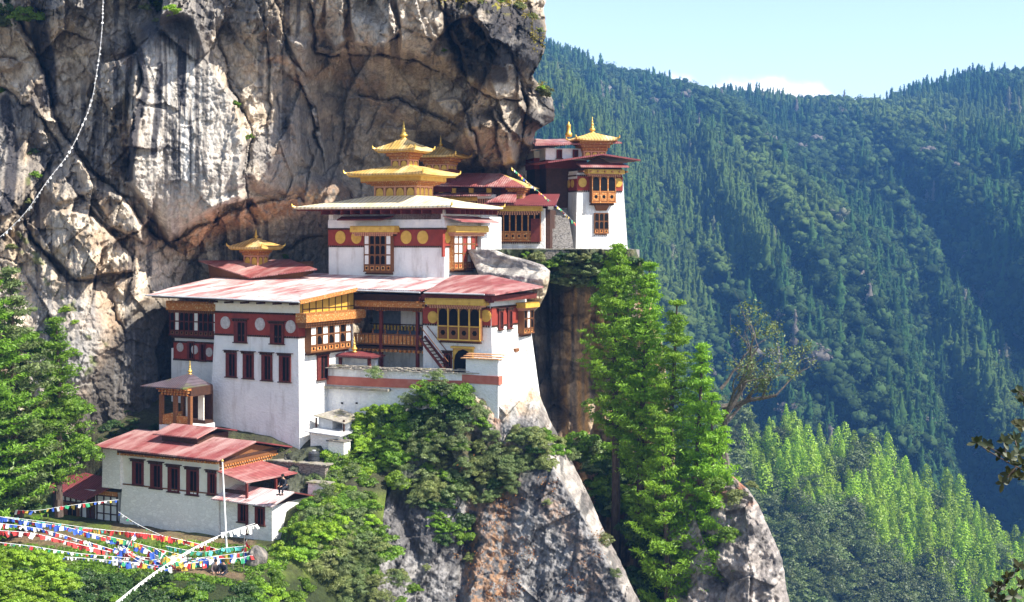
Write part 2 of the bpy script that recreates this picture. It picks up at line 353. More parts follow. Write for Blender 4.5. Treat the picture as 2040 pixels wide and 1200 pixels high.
CL = rbf([(-100, -60, 113), (100, -60, 113), (300, -60, 111), (500, -60, 113), (700, -60, 106.5), (900, -60, 106), (1060, -60, 110),
    (-100, 100, 115), (60, 100, 115), (180, 100, 112.5), (300, 100, 111), (480, 100, 112.5), (600, 60, 111), (760, 90, 107.5), (900, 100, 106.5), (1000, 120, 108), (1070, 120, 112),
    (560, 150, 113), (700, 130, 113.5), (800, 135, 114), (660, 170, 115), (760, 180, 116), (880, 185, 112.5), (1000, 180, 111), (1080, 170, 116), (1090, 230, 119),
    (-100, 300, 114), (40, 300, 114.5), (150, 250, 112), (300, 300, 111), (450, 300, 110.5), (560, 300, 113.5), (690, 280, 118), (800, 280, 120.5), (880, 260, 119), (960, 250, 117), (1030, 300, 121), (1080, 320, 126),
    (60, 400, 109.5), (170, 400, 109), (300, 420, 111), (420, 420, 111), (560, 400, 116), (660, 420, 118), (760, 400, 125), (900, 400, 128), (1000, 400, 129), (1080, 420, 133),
    (100, 520, 106.5), (220, 520, 107.5), (330, 520, 113), (430, 500, 118.5), (560, 500, 121), (650, 500, 124), (800, 520, 130), (1080, 520, 137),
    (20, 650, 103), (150, 650, 104), (230, 650, 106), (330, 650, 111), (450, 650, 118), (700, 650, 125), (900, 650, 130), (1080, 650, 138),
    (0, 800, 101), (120, 800, 102), (220, 800, 104.5), (330, 800, 109), (450, 800, 116), (700, 800, 122), (900, 800, 130),
    (0, 960, 102), (120, 960, 102.5), (250, 960, 104), (450, 960, 112), (900, 960, 130), (-140, 500, 108), (-140, 900, 100)])
SLABS = [ # polygon, forward shift (m), edge softness px, tilt x, tilt y (m per 100px)
    ([(268, 50), (330, 12), (392, 22), (428, 130), (470, 195), (492, 290), (488, 400), (400, 440), (335, 490), (262, 372), (255, 250)], 2.5, 12, -.5, .25),
    ([(120, 0), (200, -40), (262, 60), (262, 170), (250, 330), (252, 370), (185, 320), (130, 235), (110, 110)], 1.0, 14, .35, .1),
    ([(285, 210), (330, 215), (318, 305), (278, 300)], .35, 5, 0, 0),
    ([(-60, 20), (45, 60), (66, 110), (20, 140), (-60, 150)], 1.2, 8, .2, -.4),
    ([(70, 185), (110, 250), (130, 330), (90, 330), (60, 230)], 1.0, 10, .5, .1),
    ([(-60, 180), (25, 200), (58, 290), (50, 420), (-60, 480)], .9, 10, -.3, .1),
    ([(90, 345), (150, 335), (170, 400), (120, 410), (75, 395)], 1.1, 12, .2, .5),
    ([(175, 362), (262, 395), (290, 490), (215, 455), (160, 385)], 2.6, 6, .5, .5),
    ([(48, 452), (110, 412), (190, 425), (255, 505), (262, 545), (150, 560), (85, 500)], 3.4, 7, .3, .6),
    ([(390, -20), (520, -20), (540, 120), (530, 230), (495, 250), (430, 120)], .2, 12, .5, .1),
    ([(495, 265), (545, 250), (590, 330), (580, 390), (510, 385), (492, 330)], .9, 14, -.2, .6),
    ([(560, 60), (620, 90), (640, 160), (600, 150)], 1.2, 10, -.3, .3),
    ([(640, -30), (682, -30), (690, 80), (672, 100), (645, 60)], 2.8, 5, .1, .3),
    ([(690, -40), (770, -20), (800, 60), (760, 100), (700, 85)], 3.0, 5, .2, .2),
    ([(790, -20), (880, -20), (882, 60), (850, 115), (800, 100)], 2.8, 5, -.3, .2),
    ([(560, 200), (640, 215), (648, 300), (640, 350), (590, 330)], 1.0, 12, -.2, .3),
    ([(600, 300), (645, 360), (690, 370), (680, 395), (600, 400)], 1.0, 14, .2, .5),
    ([(885, 10), (960, 0), (1060, 20), (1088, 70), (1070, 150), (1000, 165), (930, 150), (895, 100)], 1.9, 40, .3, .2),
    ([(1040, 175), (1100, 185), (1108, 235), (1070, 268), (1045, 250)], 2.0, 22, .3, .2),
    ([(890, 275), (935, 240), (990, 225), (1028, 260), (1036, 330), (960, 345), (895, 330)], 3.4, 16, .2, .3),
    ([(862, 200), (910, 195), (930, 220), (905, 238), (880, 228)], 2.8, 5, .1, .6),
    ([(752, 262), (770, 240), (792, 250), (790, 284), (755, 282)], .7, 5, .2, .2),
    ([(700, 250), (740, 245), (745, 330), (700, 320)], .8, 9, -.4, .2),
    ([(120, 590), (190, 590), (228, 650), (205, 740), (140, 800), (110, 700)], 1.0, 22, .4, .2),
    ([(200, 560), (290, 540), (300, 600), (240, 655)], 1.0, 12, .4, .4),
    ([(60, 760), (140, 780), (150, 880), (60, 900)], 1.2, 20, .3, .3)]
CRACKS = [ # polyline, half width px, depth m
    ([(15, 20), (60, 95), (92, 165), (110, 240), (150, 300), (190, 350), (250, 405), (300, 470), (345, 500)], 9, 2.6),
    ([(0, 165), (60, 210), (110, 280), (130, 320)], 6, 1.4), ([(160, 385), (215, 455), (262, 520)], 4, 1.0),
    ([(262, 60), (276, 150), (266, 260), (254, 360)], 4, 1.4), ([(430, 60), (455, 170), (492, 255), (497, 400), (510, 440)], 6, 1.5),
    ([(530, 20), (536, 110), (536, 240)], 4, .9), ([(560, 10), (575, 100), (610, 150)], 5, 1.2), ([(628, 10), (634, 100), (680, 104)], 6, 1.8),
    ([(686, 0), (692, 70), (700, 100)], 4, 1.2), ([(880, 0), (900, 60), (925, 130), (930, 170)], 8, 2.0), ([(780, 20), (790, 80)], 4, 1.0),
    ([(700, 105), (760, 108), (830, 125), (880, 150)], 6, 1.4), ([(720, 190), (800, 205), (880, 240)], 5, 1.4),
    ([(600, 155), (620, 220), (640, 300)], 5, 1.2), ([(50, 455), (80, 505), (120, 545)], 12, 3.2), ([(262, 545), (210, 560), (140, 560)], 5, 1.2),
    ([(940, 245), (955, 300), (940, 330)], 10, 2.2), ([(985, 240), (995, 280), (1000, 310)], 8, 2.4), ([(1030, 165), (1045, 230), (1040, 300)], 8, 2.0),
    ([(930, 170), (980, 200), (1030, 195)], 5, 1.4), ([(225, 620), (240, 665)], 5, 1.5), ([(100, 640), (130, 700), (125, 780)], 9, 2.2),
    ([(640, 470), (600, 480), (560, 500)], 8, 1.5), ([(30, 120), (0, 110)], 8, 2), ([(340, 490), (420, 440), (500, 400), (560, 395)], 6, 1.2)]
def cliffY(x, y, detail=True):
    wx = x+22*(fbm(x/90, y/90, 4, 3)-.5); wy = y+22*(fbm(x/90, y/90, 4, 31)-.5)
    Y = CL(x, y)+4.0*sstep(560, 680, x)*sstep(430, 330, y)+3.5*sstep(760, 900, x)*sstep(260, 160, y)
    cw = x+16*(fbm(x/22, y/30, 4, 13)-.5)+26*(fbm(x/70, y/70, 3, 14)-.5); ch = y+18*(fbm(x/22, y/22, 4, 15)-.5)+26*(fbm(x/70, y/70, 3, 16)-.5)
    for poly, a, soft, tx, ty in SLABS:
        p = np.array(poly); c = p.mean(0); m = sstep(-soft*.15, soft, polydist(wx, wy, poly))
        Y = Y-m*(a*.8+tx*(x-c[0])/100+ty*(y-c[1])/100)
    for i, (pl, w, dp) in enumerate(CRACKS):
        ww = w*.62*(.25+1.7*fbm(x/34, y/34, 3, 200+i)); dd, sg = faultline(cw, ch, pl); Y = Y+dp*.65*np.exp(-(dd/(ww*.7))**1.5)+dp*.50*sg*np.exp(-dd/34)*(1 if i % 2 else -1)
    # fractured facets at three sizes, elongated along the rock's near-vertical joints
    a = .28; bx = x+.35*(wx-x)+7*(fbm(x/13, y/13, 3, 18)-.5); by = y+.35*(wy-y)+7*(fbm(x/13, y/13, 3, 19)-.5); u = (bx*math.cos(a)+by*math.sin(a)); v = (-bx*math.sin(a)+by*math.cos(a))
    smooth = sstep(0, 30, polydist(x, y, SLABS[0][0]))*.75
    rough = .55+.9*sstep(.35, .65, fbm(x/150, y/150, 3, 91))
    sh = sstep(560, 640, y)*(x < 420)*.6
    for sc, an, amp, sd in ((105, 2.0, 5.6, 11), (44, 1.8, 1.3, 23), (19, 1.5, .65, 37), (9, 1.6, .35, 39)):
        f1, e, t, _ = worley(u/sc, v/(sc*an), sd); Y = Y+(t*amp*1.25+(.02 if sc > 30 else .05)*amp*(1-sstep(0, .10, e)))*(1-smooth)*rough*(1-sh)
    a = -.55; u = (bx*math.cos(a)+by*math.sin(a)); v = (-bx*math.sin(a)+by*math.cos(a)); Y = Y+worley(u/62, v/150, 131)[2]*2.2*(1-smooth)*rough*(1-sh)
    Y = Y+(fbm(x/26, y/40, 5, 41)-.5)*.7*(1-smooth*.5)+(ridged(x/9, y/12, 3, 55)-.5)*.30+(fbm(x/60, y/300, 4, 49)-.5)*.8
    return Y
def cliffC(x, y, Y):
    n1 = fbm(x/120, y/120, 5, 61); n2 = fbm(x/30, y/34, 5, 63); n3 = fbm(x/11, y/150, 5, 67); n4 = fbm(x/7, y/9, 4, 69)
    _, e, _, cid = worley(x/70, y/130, 11)
    c = lerp(cc(.40, .32, .235), cc(.62, .53, .42), sstep(.35, .65, n2))
    c = lerp(c, cc(.29, .265, .24), sstep(.50, .68, n1+.18*(cid-.5)))
    c = lerp(c, cc(.42, .28, .17), sstep(.62, .76, fbm(x/50, y/60, 4, 71))*.45)
    # black water streaks
    st = sstep(.50, .60, n3)*sstep(.38, .60, fbm(x/70, y/110, 3, 73))
    st = st*(1-.8*sstep(560, 660, x)*sstep(80, 160, y)); c = lerp(c, cc(.045, .045, .055), st*.7)
    sl = sstep(0, 18, polydist(x, y, SLABS[0][0])); c = lerp(c, cc(.50, .46, .41), sl*.75)
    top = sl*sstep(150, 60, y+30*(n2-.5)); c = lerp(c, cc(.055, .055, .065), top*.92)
    s2 = fbm(x/5.5, y/160, 4, 77); mid = sl*np.exp(-((x-362)/58)**2)*sstep(60, 110, y)*sstep(420, 330, y)
    c = lerp(c, cc(.05, .05, .06), mid*sstep(.48, .58, s2)); c = lerp(c, cc(.66, .65, .63), mid*sstep(.46, .34, s2)*.8)
    for pl, w in (([(276, 100), (292, 180), (266, 260), (258, 355)], 10), ([(320, 130), (313, 230), (305, 310)], 8), ([(12, 200), (28, 300), (12, 420)], 14), ([(70, 30), (95, 120), (100, 200)], 20)):
        c = lerp(c, cc(.035, .035, .045), sstep(1.1, .6, linedist(x+10*(n2-.5), y, pl)/w)*.92)
    c = lerp(c, cc(.60, .57, .54), sstep(5, 2.5, linedist(x+6*(n2-.5), y, [(602, 150), (625, 220), (640, 290), (648, 340)]))*.9)
    # pale fresh faces of the upper blocks
    for poly, k in ((SLABS[12][0], .7), (SLABS[13][0], .7), (SLABS[14][0], .7), (SLABS[20][0], .85), (SLABS[11][0], .5)):
        c = lerp(c, cc(.56, .50, .43), sstep(-3, 10, polydist(x, y, poly))*k*sstep(.25, .5, n2+.1))
    c = lerp(c, cc(.50, .38, .27), sstep(-3, 8, polydist(x, y, SLABS[21][0]))*.8)
    # orange crumbly band under the big slab, and iron stains
    for pl, w, k in (([(370, 490), (440, 440), (520, 420), (620, 400), (680, 390)], 34, .8), ([(600, 160), (660, 150), (760, 215), (830, 240)], 18, .5), ([(545, 120), (600, 130)], 12, .5), ([(130, 640), (215, 640), (215, 720)], 22, .35)):
        c = lerp(c, cc(.52, .30, .16), sstep(1., .3, linedist(x+40*(n2-.5), y+40*(n1-.5), pl)/w)*k*sstep(.32, .6, n4+.1))
    # dark wet boulders on the right
    for poly, k in ((SLABS[17][0], .93), (SLABS[18][0], .85)):
        c = lerp(c, cc(.035, .035, .04), sstep(-16, 4, polydist(x+30*(n1-.5), y+30*(n2-.5), poly))*k*(1-.5*sstep(.60, .7, n2)))
    c = lerp(c, lerp(cc(.14, .125, .115), cc(.30, .25, .20), sstep(.42, .62, n2)), sstep(-10, 40, polydist(x+40*(n1-.5), y+40*(n2-.5), [(570, 120), (700, 140), (880, 190), (1060, 200), (1060, 480), (640, 480), (600, 300)]))*.6)  # greyer rock below the overhang, with the recess's shade painted in
    c = lerp(c, cc(.42, .33, .24), sstep(-3, 14, polydist(x, y, SLABS[19][0]))*.85)
    # shadow of the big roof painted onto the smooth face low on the left
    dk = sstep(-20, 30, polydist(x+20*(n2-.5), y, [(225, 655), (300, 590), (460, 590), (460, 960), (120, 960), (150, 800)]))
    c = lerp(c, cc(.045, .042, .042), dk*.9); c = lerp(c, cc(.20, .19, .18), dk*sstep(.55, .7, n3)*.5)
    c = lerp(c, cc(.30, .29, .28), sstep(-10, 25, polydist(x, y, [(60, 560), (190, 580), (220, 660), (150, 840), (40, 900)]))*.6)
    # moss on ledges
    ms = sstep(.62, .70, fbm(x/18, y/14, 4, 83))
    c = lerp(c, cc(.30, .27, .03), ms*sstep(26, 4, linedist(x, y, [(880, -8), (1000, 8), (1055, 20), (1075, 70), (1080, 100)]))*.9)
    c = lerp(c, cc(.12, .15, .03), ms*sstep(22, 4, linedist(x, y, [(60, 330), (70, 380), (40, 480), (200, 690), (140, 780)]))*.8)
    return c
_s = interp([(-80, 1084), (0, 1085), (40, 1088), (70, 1089), (120, 1080), (150, 1066), (170, 1074), (200, 1105), (240, 1104), (262, 1070), (285, 1062), (320, 1075), (360, 1085), (960, 1085)])
def sil1(py): return _s(py)+14*(fbm(py/26, py*0, 4, 5)-.5)
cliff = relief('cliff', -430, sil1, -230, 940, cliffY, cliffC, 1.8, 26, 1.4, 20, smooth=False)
cliff['label'] = 'towering fractured grey and tan rock face behind the monastery'
# deep stained wall of the gully under the right-hand terrace
GW = rbf([(1000, 480, 116), (1080, 480, 119), (1180, 480, 120.5), (1280, 480, 120), (1000, 600, 117), (1090, 600, 126), (1150, 600, 124), (1185, 600, 121), (1290, 600, 121), (1040, 800, 116),
    (1100, 800, 123), (1150, 830, 121), (1185, 830, 118.5), (1300, 830, 117), (1000, 1000, 112), (1150, 1000, 117), (1320, 1000, 112), (1320, 1300, 104), (1100, 1300, 110)])
def gwY(x, y):
    Y = GW(x, y)+1.6*sstep(565, 590, y)*(x < 1200)-1.6
    u = x+8*(fbm(x/60, y/60, 3, 7)-.5); _, e, t, _ = worley(u/38, y/240, 17); Y = Y+t*2.6
    Y = Y-1.4*np.exp(-((u-1172)/14)**2)+1.5*np.exp(-((u-1100)/16)**2)
    return Y+worley(x/46, y/58, 21)[2]*1.3+(fbm(x/20, y/30, 5, 5)-.5)*1.3+(ridged(x/7, y/14, 3, 9)-.5)*.3
def gwC(x, y, Y):
    n3 = fbm(x/7, y/200, 5, 67); n2 = fbm(x/30, y/60, 5, 63)
    c = lerp(cc(.15, .13, .11), cc(.30, .25, .20), sstep(.35, .65, n2)); c = lerp(c, cc(.03, .03, .035), sstep(.45, .6, n3)*.8)
    c = lerp(c, cc(.66, .42, .20), sstep(1105, 1145, x)*sstep(.32, .62, n3+.08)*.9); c = lerp(c, cc(.36, .31, .25), sstep(1140, 1160, x)*sstep(.55, .4, n3)*.5)
    c = c*(.62+.75*fbm(x/16, y/20, 5, 12))[..., None]; c = lerp(c, cc(.06, .055, .05), sstep(.60, .66, ridged(x/60, y/46, 3, 14))*.6)
    c = lerp(c, cc(.05, .07, .03), sstep(600, 560, y+30*(n2-.5))*.85)
    return c
_g = interp([(480, 1262), (560, 1290), (700, 1320), (900, 1345), (1300, 1380)])
gw = relief('rock_wall', 985, lambda py: _g(py)+8*(fbm(py/25, py*0, 4, 8)-.5), 497, 1290, gwY, gwC, 2.6, 14, 2.0, 20)
gw['label'] = 'dark vertical rock wall with orange streaks in the gully'
# prow of rock that carries the buildings: crest runs down to the right
PR = rbf([(560, 780, 102.5), (650, 770, 103), (780, 780, 101.2), (900, 790, 99.0), (985, 790, 98.8), (1010, 700, 102.5), (1040, 700, 104), (985, 720, 101), (1060, 770, 101.0), (1060, 870, 97),
    (700, 900, 99.5), (850, 900, 97.5), (1000, 900, 97), (1110, 920, 96.0), (700, 1000, 96.5), (850, 1000, 95.5), (1000, 1000, 95.6), (1080, 965, 94.6), (1150, 1000, 93.8), (560, 1000, 95),
    (620, 1150, 91.5), (780, 1150, 92.5), (900, 1150, 93), (1080, 1120, 93), (1205, 1115, 91.0), (640, 1300, 87), (800, 1300, 88.5), (1000, 1300, 90), (1200, 1300, 90.5), (1330, 1300, 89), (985, 650, 103), (900, 650, 104), (800, 650, 106), (640, 650, 108)])
CREST = [(1045, 640), (1062, 760), (1075, 880), (1108, 945), (1160, 1030), (1208, 1115), (1290, 1290)]
_p = interp([(640, 1040), (700, 1052), (760, 1066), (830, 1092), (880, 1118), (960, 1160), (1050, 1200), (1120, 1236), (1200, 1275), (1320, 1330)])
def silp(py): return _p(py)+5*(fbm(py/20, py*0, 4, 3)-.5)
_cx = interp([(y, x) for x, y in CREST])
def prY(x, y):
    Y = PR(x, y); cx = _cx(y); r = np.clip(x-cx, 0, 200); Y = Y+r*.05
    c2 = np.exp(-(linedist(x, y, [(1062, 960), (985, 1020), (950, 1120), (930, 1290)])/13)**2); Y = Y-c2*.5
    k = np.exp(-(linedist(x+12*(fbm(x/30, y/30, 3, 4)-.5), y, [(945, 870), (938, 1000), (925, 1150), (900, 1300)])/14)**2); Y = Y+k*1.0
    Y = Y+.6*np.exp(-(linedist(x, y, [(790, 1000), (830, 1110), (820, 1250)])/12)**2)
    lowd = sstep(760, 860, y); f1, e, t, _ = worley((x*.9+y*.45)/80, (y*.9-x*.45)/150, 77); Y = Y+t*1.2*lowd
    f1, e, t, _ = worley((x*.9+y*.5)/26, (y*.9-x*.5)/60, 79); Y = Y+t*.4*lowd
    Y = Y+5*sstep(8, -8, y-np.interp(x, [560, 640, 700, 760, 870, 930, 960], [900, 880, 862, 846, 806, 778, 740]))*(x < 965)
    return Y+(fbm(x/28, y/28, 5, 15)-.5)*(.25+.8*lowd)+(ridged((x+y*.6)/8, (y-x*.6)/16, 3, 19)-.5)*(.06+.22*lowd)
def prC(x, y, Y):
    n1 = fbm(x/90, y/90, 5, 161); n2 = fbm(x/26, y/26, 5, 163); n4 = fbm(x/6, y/7, 4, 169); n5 = fbm((x+y*.5)/10, (y-x*.5)/60, 4, 171)
    c = lerp(cc(.11, .105, .105), cc(.26, .25, .245), sstep(.38, .62, n4)); c = lerp(c, cc(.38, .36, .34), sstep(.56, .68, n5)*.55)
    c = lerp(c, cc(.055, .052, .055), sstep(.52, .66, n1)*.7)
    r = sstep(-4, 10, x-_cx(y)); c = lerp(c, lerp(cc(.28, .25, .22), cc(.52, .47, .41), sstep(.35, .62, n2)), r*.9)  # strip right of the crest paler: its sunlight is painted into the rock colour
    c = lerp(c, cc(.05, .05, .05), r*sstep(.54, .64, fbm(x/14, y/40, 4, 33))*.75)
    for pl, w, k in (([(990, 900), (1000, 1040), (980, 1200)], 48, .85), ([(930, 860), (950, 1000), (940, 1200)], 24, .8), ([(1090, 990), (1150, 1080), (1190, 1180)], 30, .45)):
        c = lerp(c, cc(.30, .16, .075), sstep(1, .2, linedist(x+30*(n2-.5), y, pl)/w)*k*sstep(.42, .58, n4+.12*(n2-.5)))
    # whitewash splashed over the rock below the temple wall
    u = sstep(870, 790, y+60*(n2-.5)+.25*abs(x-960)); ww = u*sstep(900, 960, x)
    c = lerp(c, lerp(cc(.56, .43, .30), cc(.80, .76, .68), sstep(.33, .55, n2+.15*sstep(800, 720, y))), ww)
    c = lerp(c, cc(.80, .79, .77), sstep(775, 740, y+30*(n2-.5))*sstep(900, 960, x)*.9)
    c = lerp(c, cc(.44, .14, .06), ww*sstep(755, 800, y)*sstep(.60, .68, fbm(x/12, y/16, 4, 91))*.8)
    rr = sstep(20, 6, silp(y)-x)*sstep(.4, .55, fbm(x/10, y/22, 4, 95)); c = lerp(c, cc(.22, .19, .17), rr*.7)
    g = sstep(-10, 30, polydist(x, y, [(560, 760), (900, 770), (960, 860), (1050, 880), (1090, 930), (950, 1010), (780, 1000), (560, 1000)]))*(1-ww)
    return lerp(c, cc(.05, .06, .025), g*.8)
prow = relief('rock_outcrop', 560, silp, 640, 1290, prY, prC, 1.8, 14, 1.5, 16, smooth=False, left=lambda py: np.interp(py, [640, 770, 800, 1290], [980, 940, 565, 565]))
prow['label'] = 'granite prow with whitewashed top and rust coloured moss'
# boulder that juts from behind the right block
def blY(x, y): return 104.5+(1095-x)*.028+1.2*sstep(560, 640, y)+(y-500)*-.003+(fbm(x/40, y/24, 4, 5)-.5)*1.3+(ridged(x/12, y/9, 3, 6)-.5)*.25+2.0*sstep(548, 530, y+.12*(x-1000)*-1)
def blC(x, y, Y):
    n = fbm(x/30, y/8, 5, 63); n3 = fbm((x+y)/9, (y-x)/60, 4, 7)
    c = lerp(cc(.30, .27, .25), cc(.46, .42, .37), sstep(.35, .6, n)); c = lerp(c, cc(.13, .12, .12), sstep(.5, .62, n3)*.7)
    return lerp(c, cc(.55, .43, .28), sstep(30, 8, _b(y)-x)*sstep(540, 570, y)*.8)
_b = interp([(497, 985), (508, 1010), (518, 1050), (528, 1082), (540, 1096), (560, 1094), (585, 1088), (610, 1075), (635, 1052), (652, 1036)])
bl = relief('rock_slab', 940, lambda py: _b(py), 497, 652, blY, blC, 1.6, 12, .8, 22, left=lambda py: np.interp(py, [497, 560, 600, 652], [930, 960, 1010, 1030]))
bl['label'] = 'smooth grey rock slab bulging out beside the red roof'
# pale rock bluff low on the right, behind the pines
def obY(x, y): return 101-(y-960)*.012+(1500-x)*-.0+np.abs(x-1500)*.02+(fbm(x/40, y/40, 5, 5)-.5)*2.4+worley(x/55, y/90, 3)[2]*2.4+(ridged(x/10, y/12, 3, 6)-.5)*.4
def obC(x, y, Y):
    n = fbm(x/20, y/26, 5, 63); n3 = fbm((x+y)/14, (y-x)/50, 4, 7)
    c = lerp(cc(.26, .23, .21), cc(.46, .41, .37), sstep(.35, .62, n)); c = lerp(c, cc(.09, .085, .085), sstep(.5, .62, n3)*.7)
    return lerp(c, cc(.28, .09, .035), sstep(1030, 960, y+50*(n3-.5))*sstep(.42, .6, n)*.85)
_o = interp([(950, 1462), (975, 1490), (1010, 1512), (1060, 1535), (1110, 1556), (1160, 1566), (1210, 1574), (1300, 1585)])
ob = relief('rock_bluff', 1330, lambda py: _o(py)+5*(fbm(py/20, py*0, 3, 3)-.5), 950, 1300, obY, obC, 1.9, 14, 1.5, 18)
ob['label'] = 'pale grey rock bluff with rust stains right of the tall pines'
# ================= terrace ground on the left =================
GP = []
for px, py, Y in [(-150, 1100, 89), (0, 1085, 91), (150, 1082, 92), (300, 1078, 92.5), (420, 1085, 91.5), (560, 1085, 90.5), (100, 1120, 86), (300, 1135, 85), (460, 1128, 86),
    (-150, 1140, 85), (480, 1150, 84.5), (560, 1150, 86), (620, 1040, 90.5), (650, 980, 94), (560, 1050, 92), (700, 960, 95.8), (650, 985, 96.5), (640, 905, 99.5), (520, 905, 99.2), (420, 872, 102),
    (300, 870, 103.5), (200, 950, 98), (100, 960, 97), (0, 960, 97), (300, 840, 105), (560, 985, 97.0), (-100, 960, 97),
    (500, 1230, 80), (300, 1230, 78), (100, 1230, 76), (-100, 1230, 75), (660, 1160, 88.5), (700, 1230, 87), (600, 1250, 84), (400, 1320, 72), (100, 1350, 68), (-100, 1350, 66), (650, 1350, 82)]:
    p = P(px, py, Y); GP.append((p.x*10, p.y*10, p.z))
GF = rbf(GP)
def ground_z(X, Y):
    X = np.asarray(X, float); Y = np.asarray(Y, float); z = GF(X*10, Y*10)
    o = P(540, 1078, 92.2); c, s = math.cos(R(-28)), math.sin(R(-28)); lx = c*(X-o.x)+s*(Y-o.y); ly = -s*(X-o.x)+c*(Y-o.y)
    z = np.where((lx < 1.2) & (Y > 83.5), np.minimum(z, -20.1+.10*(Y < 90)+3*np.clip(ly-1.0, 0, 99)+.0*Y), z)
    return z
gx, gy = np.meshgrid(np.linspace(-56, -8.5, 300), np.linspace(58, 112, 300))
gz = ground_z(gx, gy)+(fbm(gx/1.5, gy/1.5, 4, 2)-.5)*.25
n = fbm(gx/1.2, gy/1.2, 5, 8); pxg = gx/gy*FPX+HX; pyg = HY-gz/gy*FPX
gc = lerp(cc(.05, .06, .02), cc(.11, .15, .025), sstep(.35, .65, n))
path = sstep(12, 3, linedist(pxg, pyg, [(250, 1118), (330, 1128), (480, 1150)]))+sstep(14, 4, linedist(pxg, pyg, [(230, 1050), (400, 1075), (500, 1082)]))*.8+sstep(26, 5, linedist(pxg, pyg, [(-100, 1072), (60, 1070), (150, 1078)]))
gc = lerp(gc, cc(.20, .13, .08), np.clip(path, 0, 1)*.85); gc = lerp(gc, cc(.05, .045, .03), sstep(0, 30, 1000-pyg)*.8); gc = lerp(gc, cc(.025, .035, .012), sstep(1140, 1165, pyg)*.9)  # last step darkens the bank below the terrace, shade painted into the ground
V = np.stack([gx, gy, gz], -1).reshape(-1, 3); I = np.arange(90000).reshape(300, 300)
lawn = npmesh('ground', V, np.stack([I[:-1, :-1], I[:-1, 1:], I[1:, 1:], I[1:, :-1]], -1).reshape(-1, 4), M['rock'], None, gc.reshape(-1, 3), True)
tag(lawn, 'sloping grassy terrace below the lowest building', kind='structure')
# ================= valley floor, far mountainside, near wooded ridge =================
def grid_obj(name, V, C, mat, label):
    n, m = V.shape[:2]; I = np.arange(n*m).reshape(n, m)
    o = npmesh(name, V.reshape(-1, 3), np.stack([I[:-1, :-1], I[1:, :-1], I[1:, 1:], I[:-1, 1:]], -1).reshape(-1, 4), M[mat], None, C.reshape(-1, 3), True)
    return tag(o, label, kind='structure')
_ridge = interp([(200, 60), (900, 60), (1090, 118), (1150, 135), (1300, 178), (1440, 205), (1560, 212), (1740, 225), (1800, 205), (1900, 170), (2040, 162), (2300, 130), (2700, 160)])
def farV(px, t):
    """point on the far mountainside: column px of the photograph's azimuth, t from foot (0) to crest (1)"""
    q = px-330*(1-t)+90*(fbm(t*3, px/200, 3, 77)-.5)
    spur = ridged(q/300, t*.55+.3, 4, 12)*1.35+ridged(q/120, t*1.6, 4, 22)*.5
    Y = 720+(1480-720)*t-spur*350*np.sin(np.pi*np.clip(t, 0, 1))**.65*1.0+40*(fbm(q/60, t*8, 4, 3)-.5)
    rp = _ridge(px); ztop = (HY-rp)/FPX*1480; z0 = -330.
    Z = z0+(ztop-z0)*(t**.92)+(fbm(q/45, t*9, 4, 9)-.5)*26*(1-t**4)
    return (px-HX)/FPX*(1480*.45+Y*.55), Y, Z
fx, ft = np.meshgrid(np.linspace(600, 2750, 420), np.linspace(0, 1, 300))
X, Y, Z = farV(fx, ft)
# crest turned over to the back so that it has another side
def back(X, Y, Z, n=12, st=60, dz=-45):
    k = np.arange(1, n+1)[:, None]; return (np.concatenate([X, X[-1:]*(1+k*st/1500)]), np.concatenate([Y, Y[-1:]+k*st]), np.concatenate([Z, Z[-1:]+k*dz]))
X2, Y2, Z2 = back(X, Y, Z)
n = fbm(X2/30, Y2/30+Z2/30, 4, 5); nr = fbm(X2/16+9, Z2/50, 4, 15)
C = lerp(cc(.018, .032, .012), cc(.03, .05, .018), sstep(.3, .7, n))
C = lerp(C, cc(.20, .18, .15), sstep(.66, .70, nr)*sstep(.50, .6, fbm(X2/90, Z2/90, 3, 25)))
grid_obj('far_mountainside', np.stack([X2, Y2, Z2], -1), C, 'rock', 'steep far mountainside across the valley')
_nr = interp([(1000, 700), (1440, 812), (1500, 845), (1600, 882), (1700, 915), (1760, 945), (1850, 995), (1950, 1045), (2040, 1092), (2300, 1225), (2600, 1345)])
def nearV(px, t):
    Yt = 430+30*(fbm(px/200, px*0, 3, 5)-.5); Yb = 250
    Y = Yb+(Yt-Yb)*t-20*ridged(px/170+t*.8, t*1.2, 3, 8)*np.sin(np.pi*np.clip(t, 0, 1)); zt = (HY-_nr(px))/FPX*Yt; zb = zt-125-(2040-px)*.015
    return (px-HX)/FPX*(Yt*.5+Y*.5), Y, zb+(zt-zb)*t+(fbm(px/40, t*6, 4, 3)-.5)*8
fx, ft = np.meshgrid(np.linspace(900, 2600, 260), np.linspace(0, 1, 140)); X, Y, Z = nearV(fx, ft); X, Y, Z = back(X, Y, Z, 16, 16, -14)
C = lerp(cc(.02, .035, .012), cc(.045, .05, .025), sstep(.45, .7, fbm(X/9, Z/9, 4, 5)))
grid_obj('near_hillside', np.stack([X, Y, Z], -1), C, 'rock', 'wooded ridge falling to the valley')
g = MB(); g.v = [(-6000, 20, -334), (7000, 20, -334), (7000, 8500, -334), (-6000, 8500, -334)]; g.f = [(0, 1, 2, 3)]
mm = mat2('valley_soil', (.02, .035, .012), (.04, .05, .02), .01)
tag(g.build('valley_floor', mm), 'valley floor far below', kind='structure')
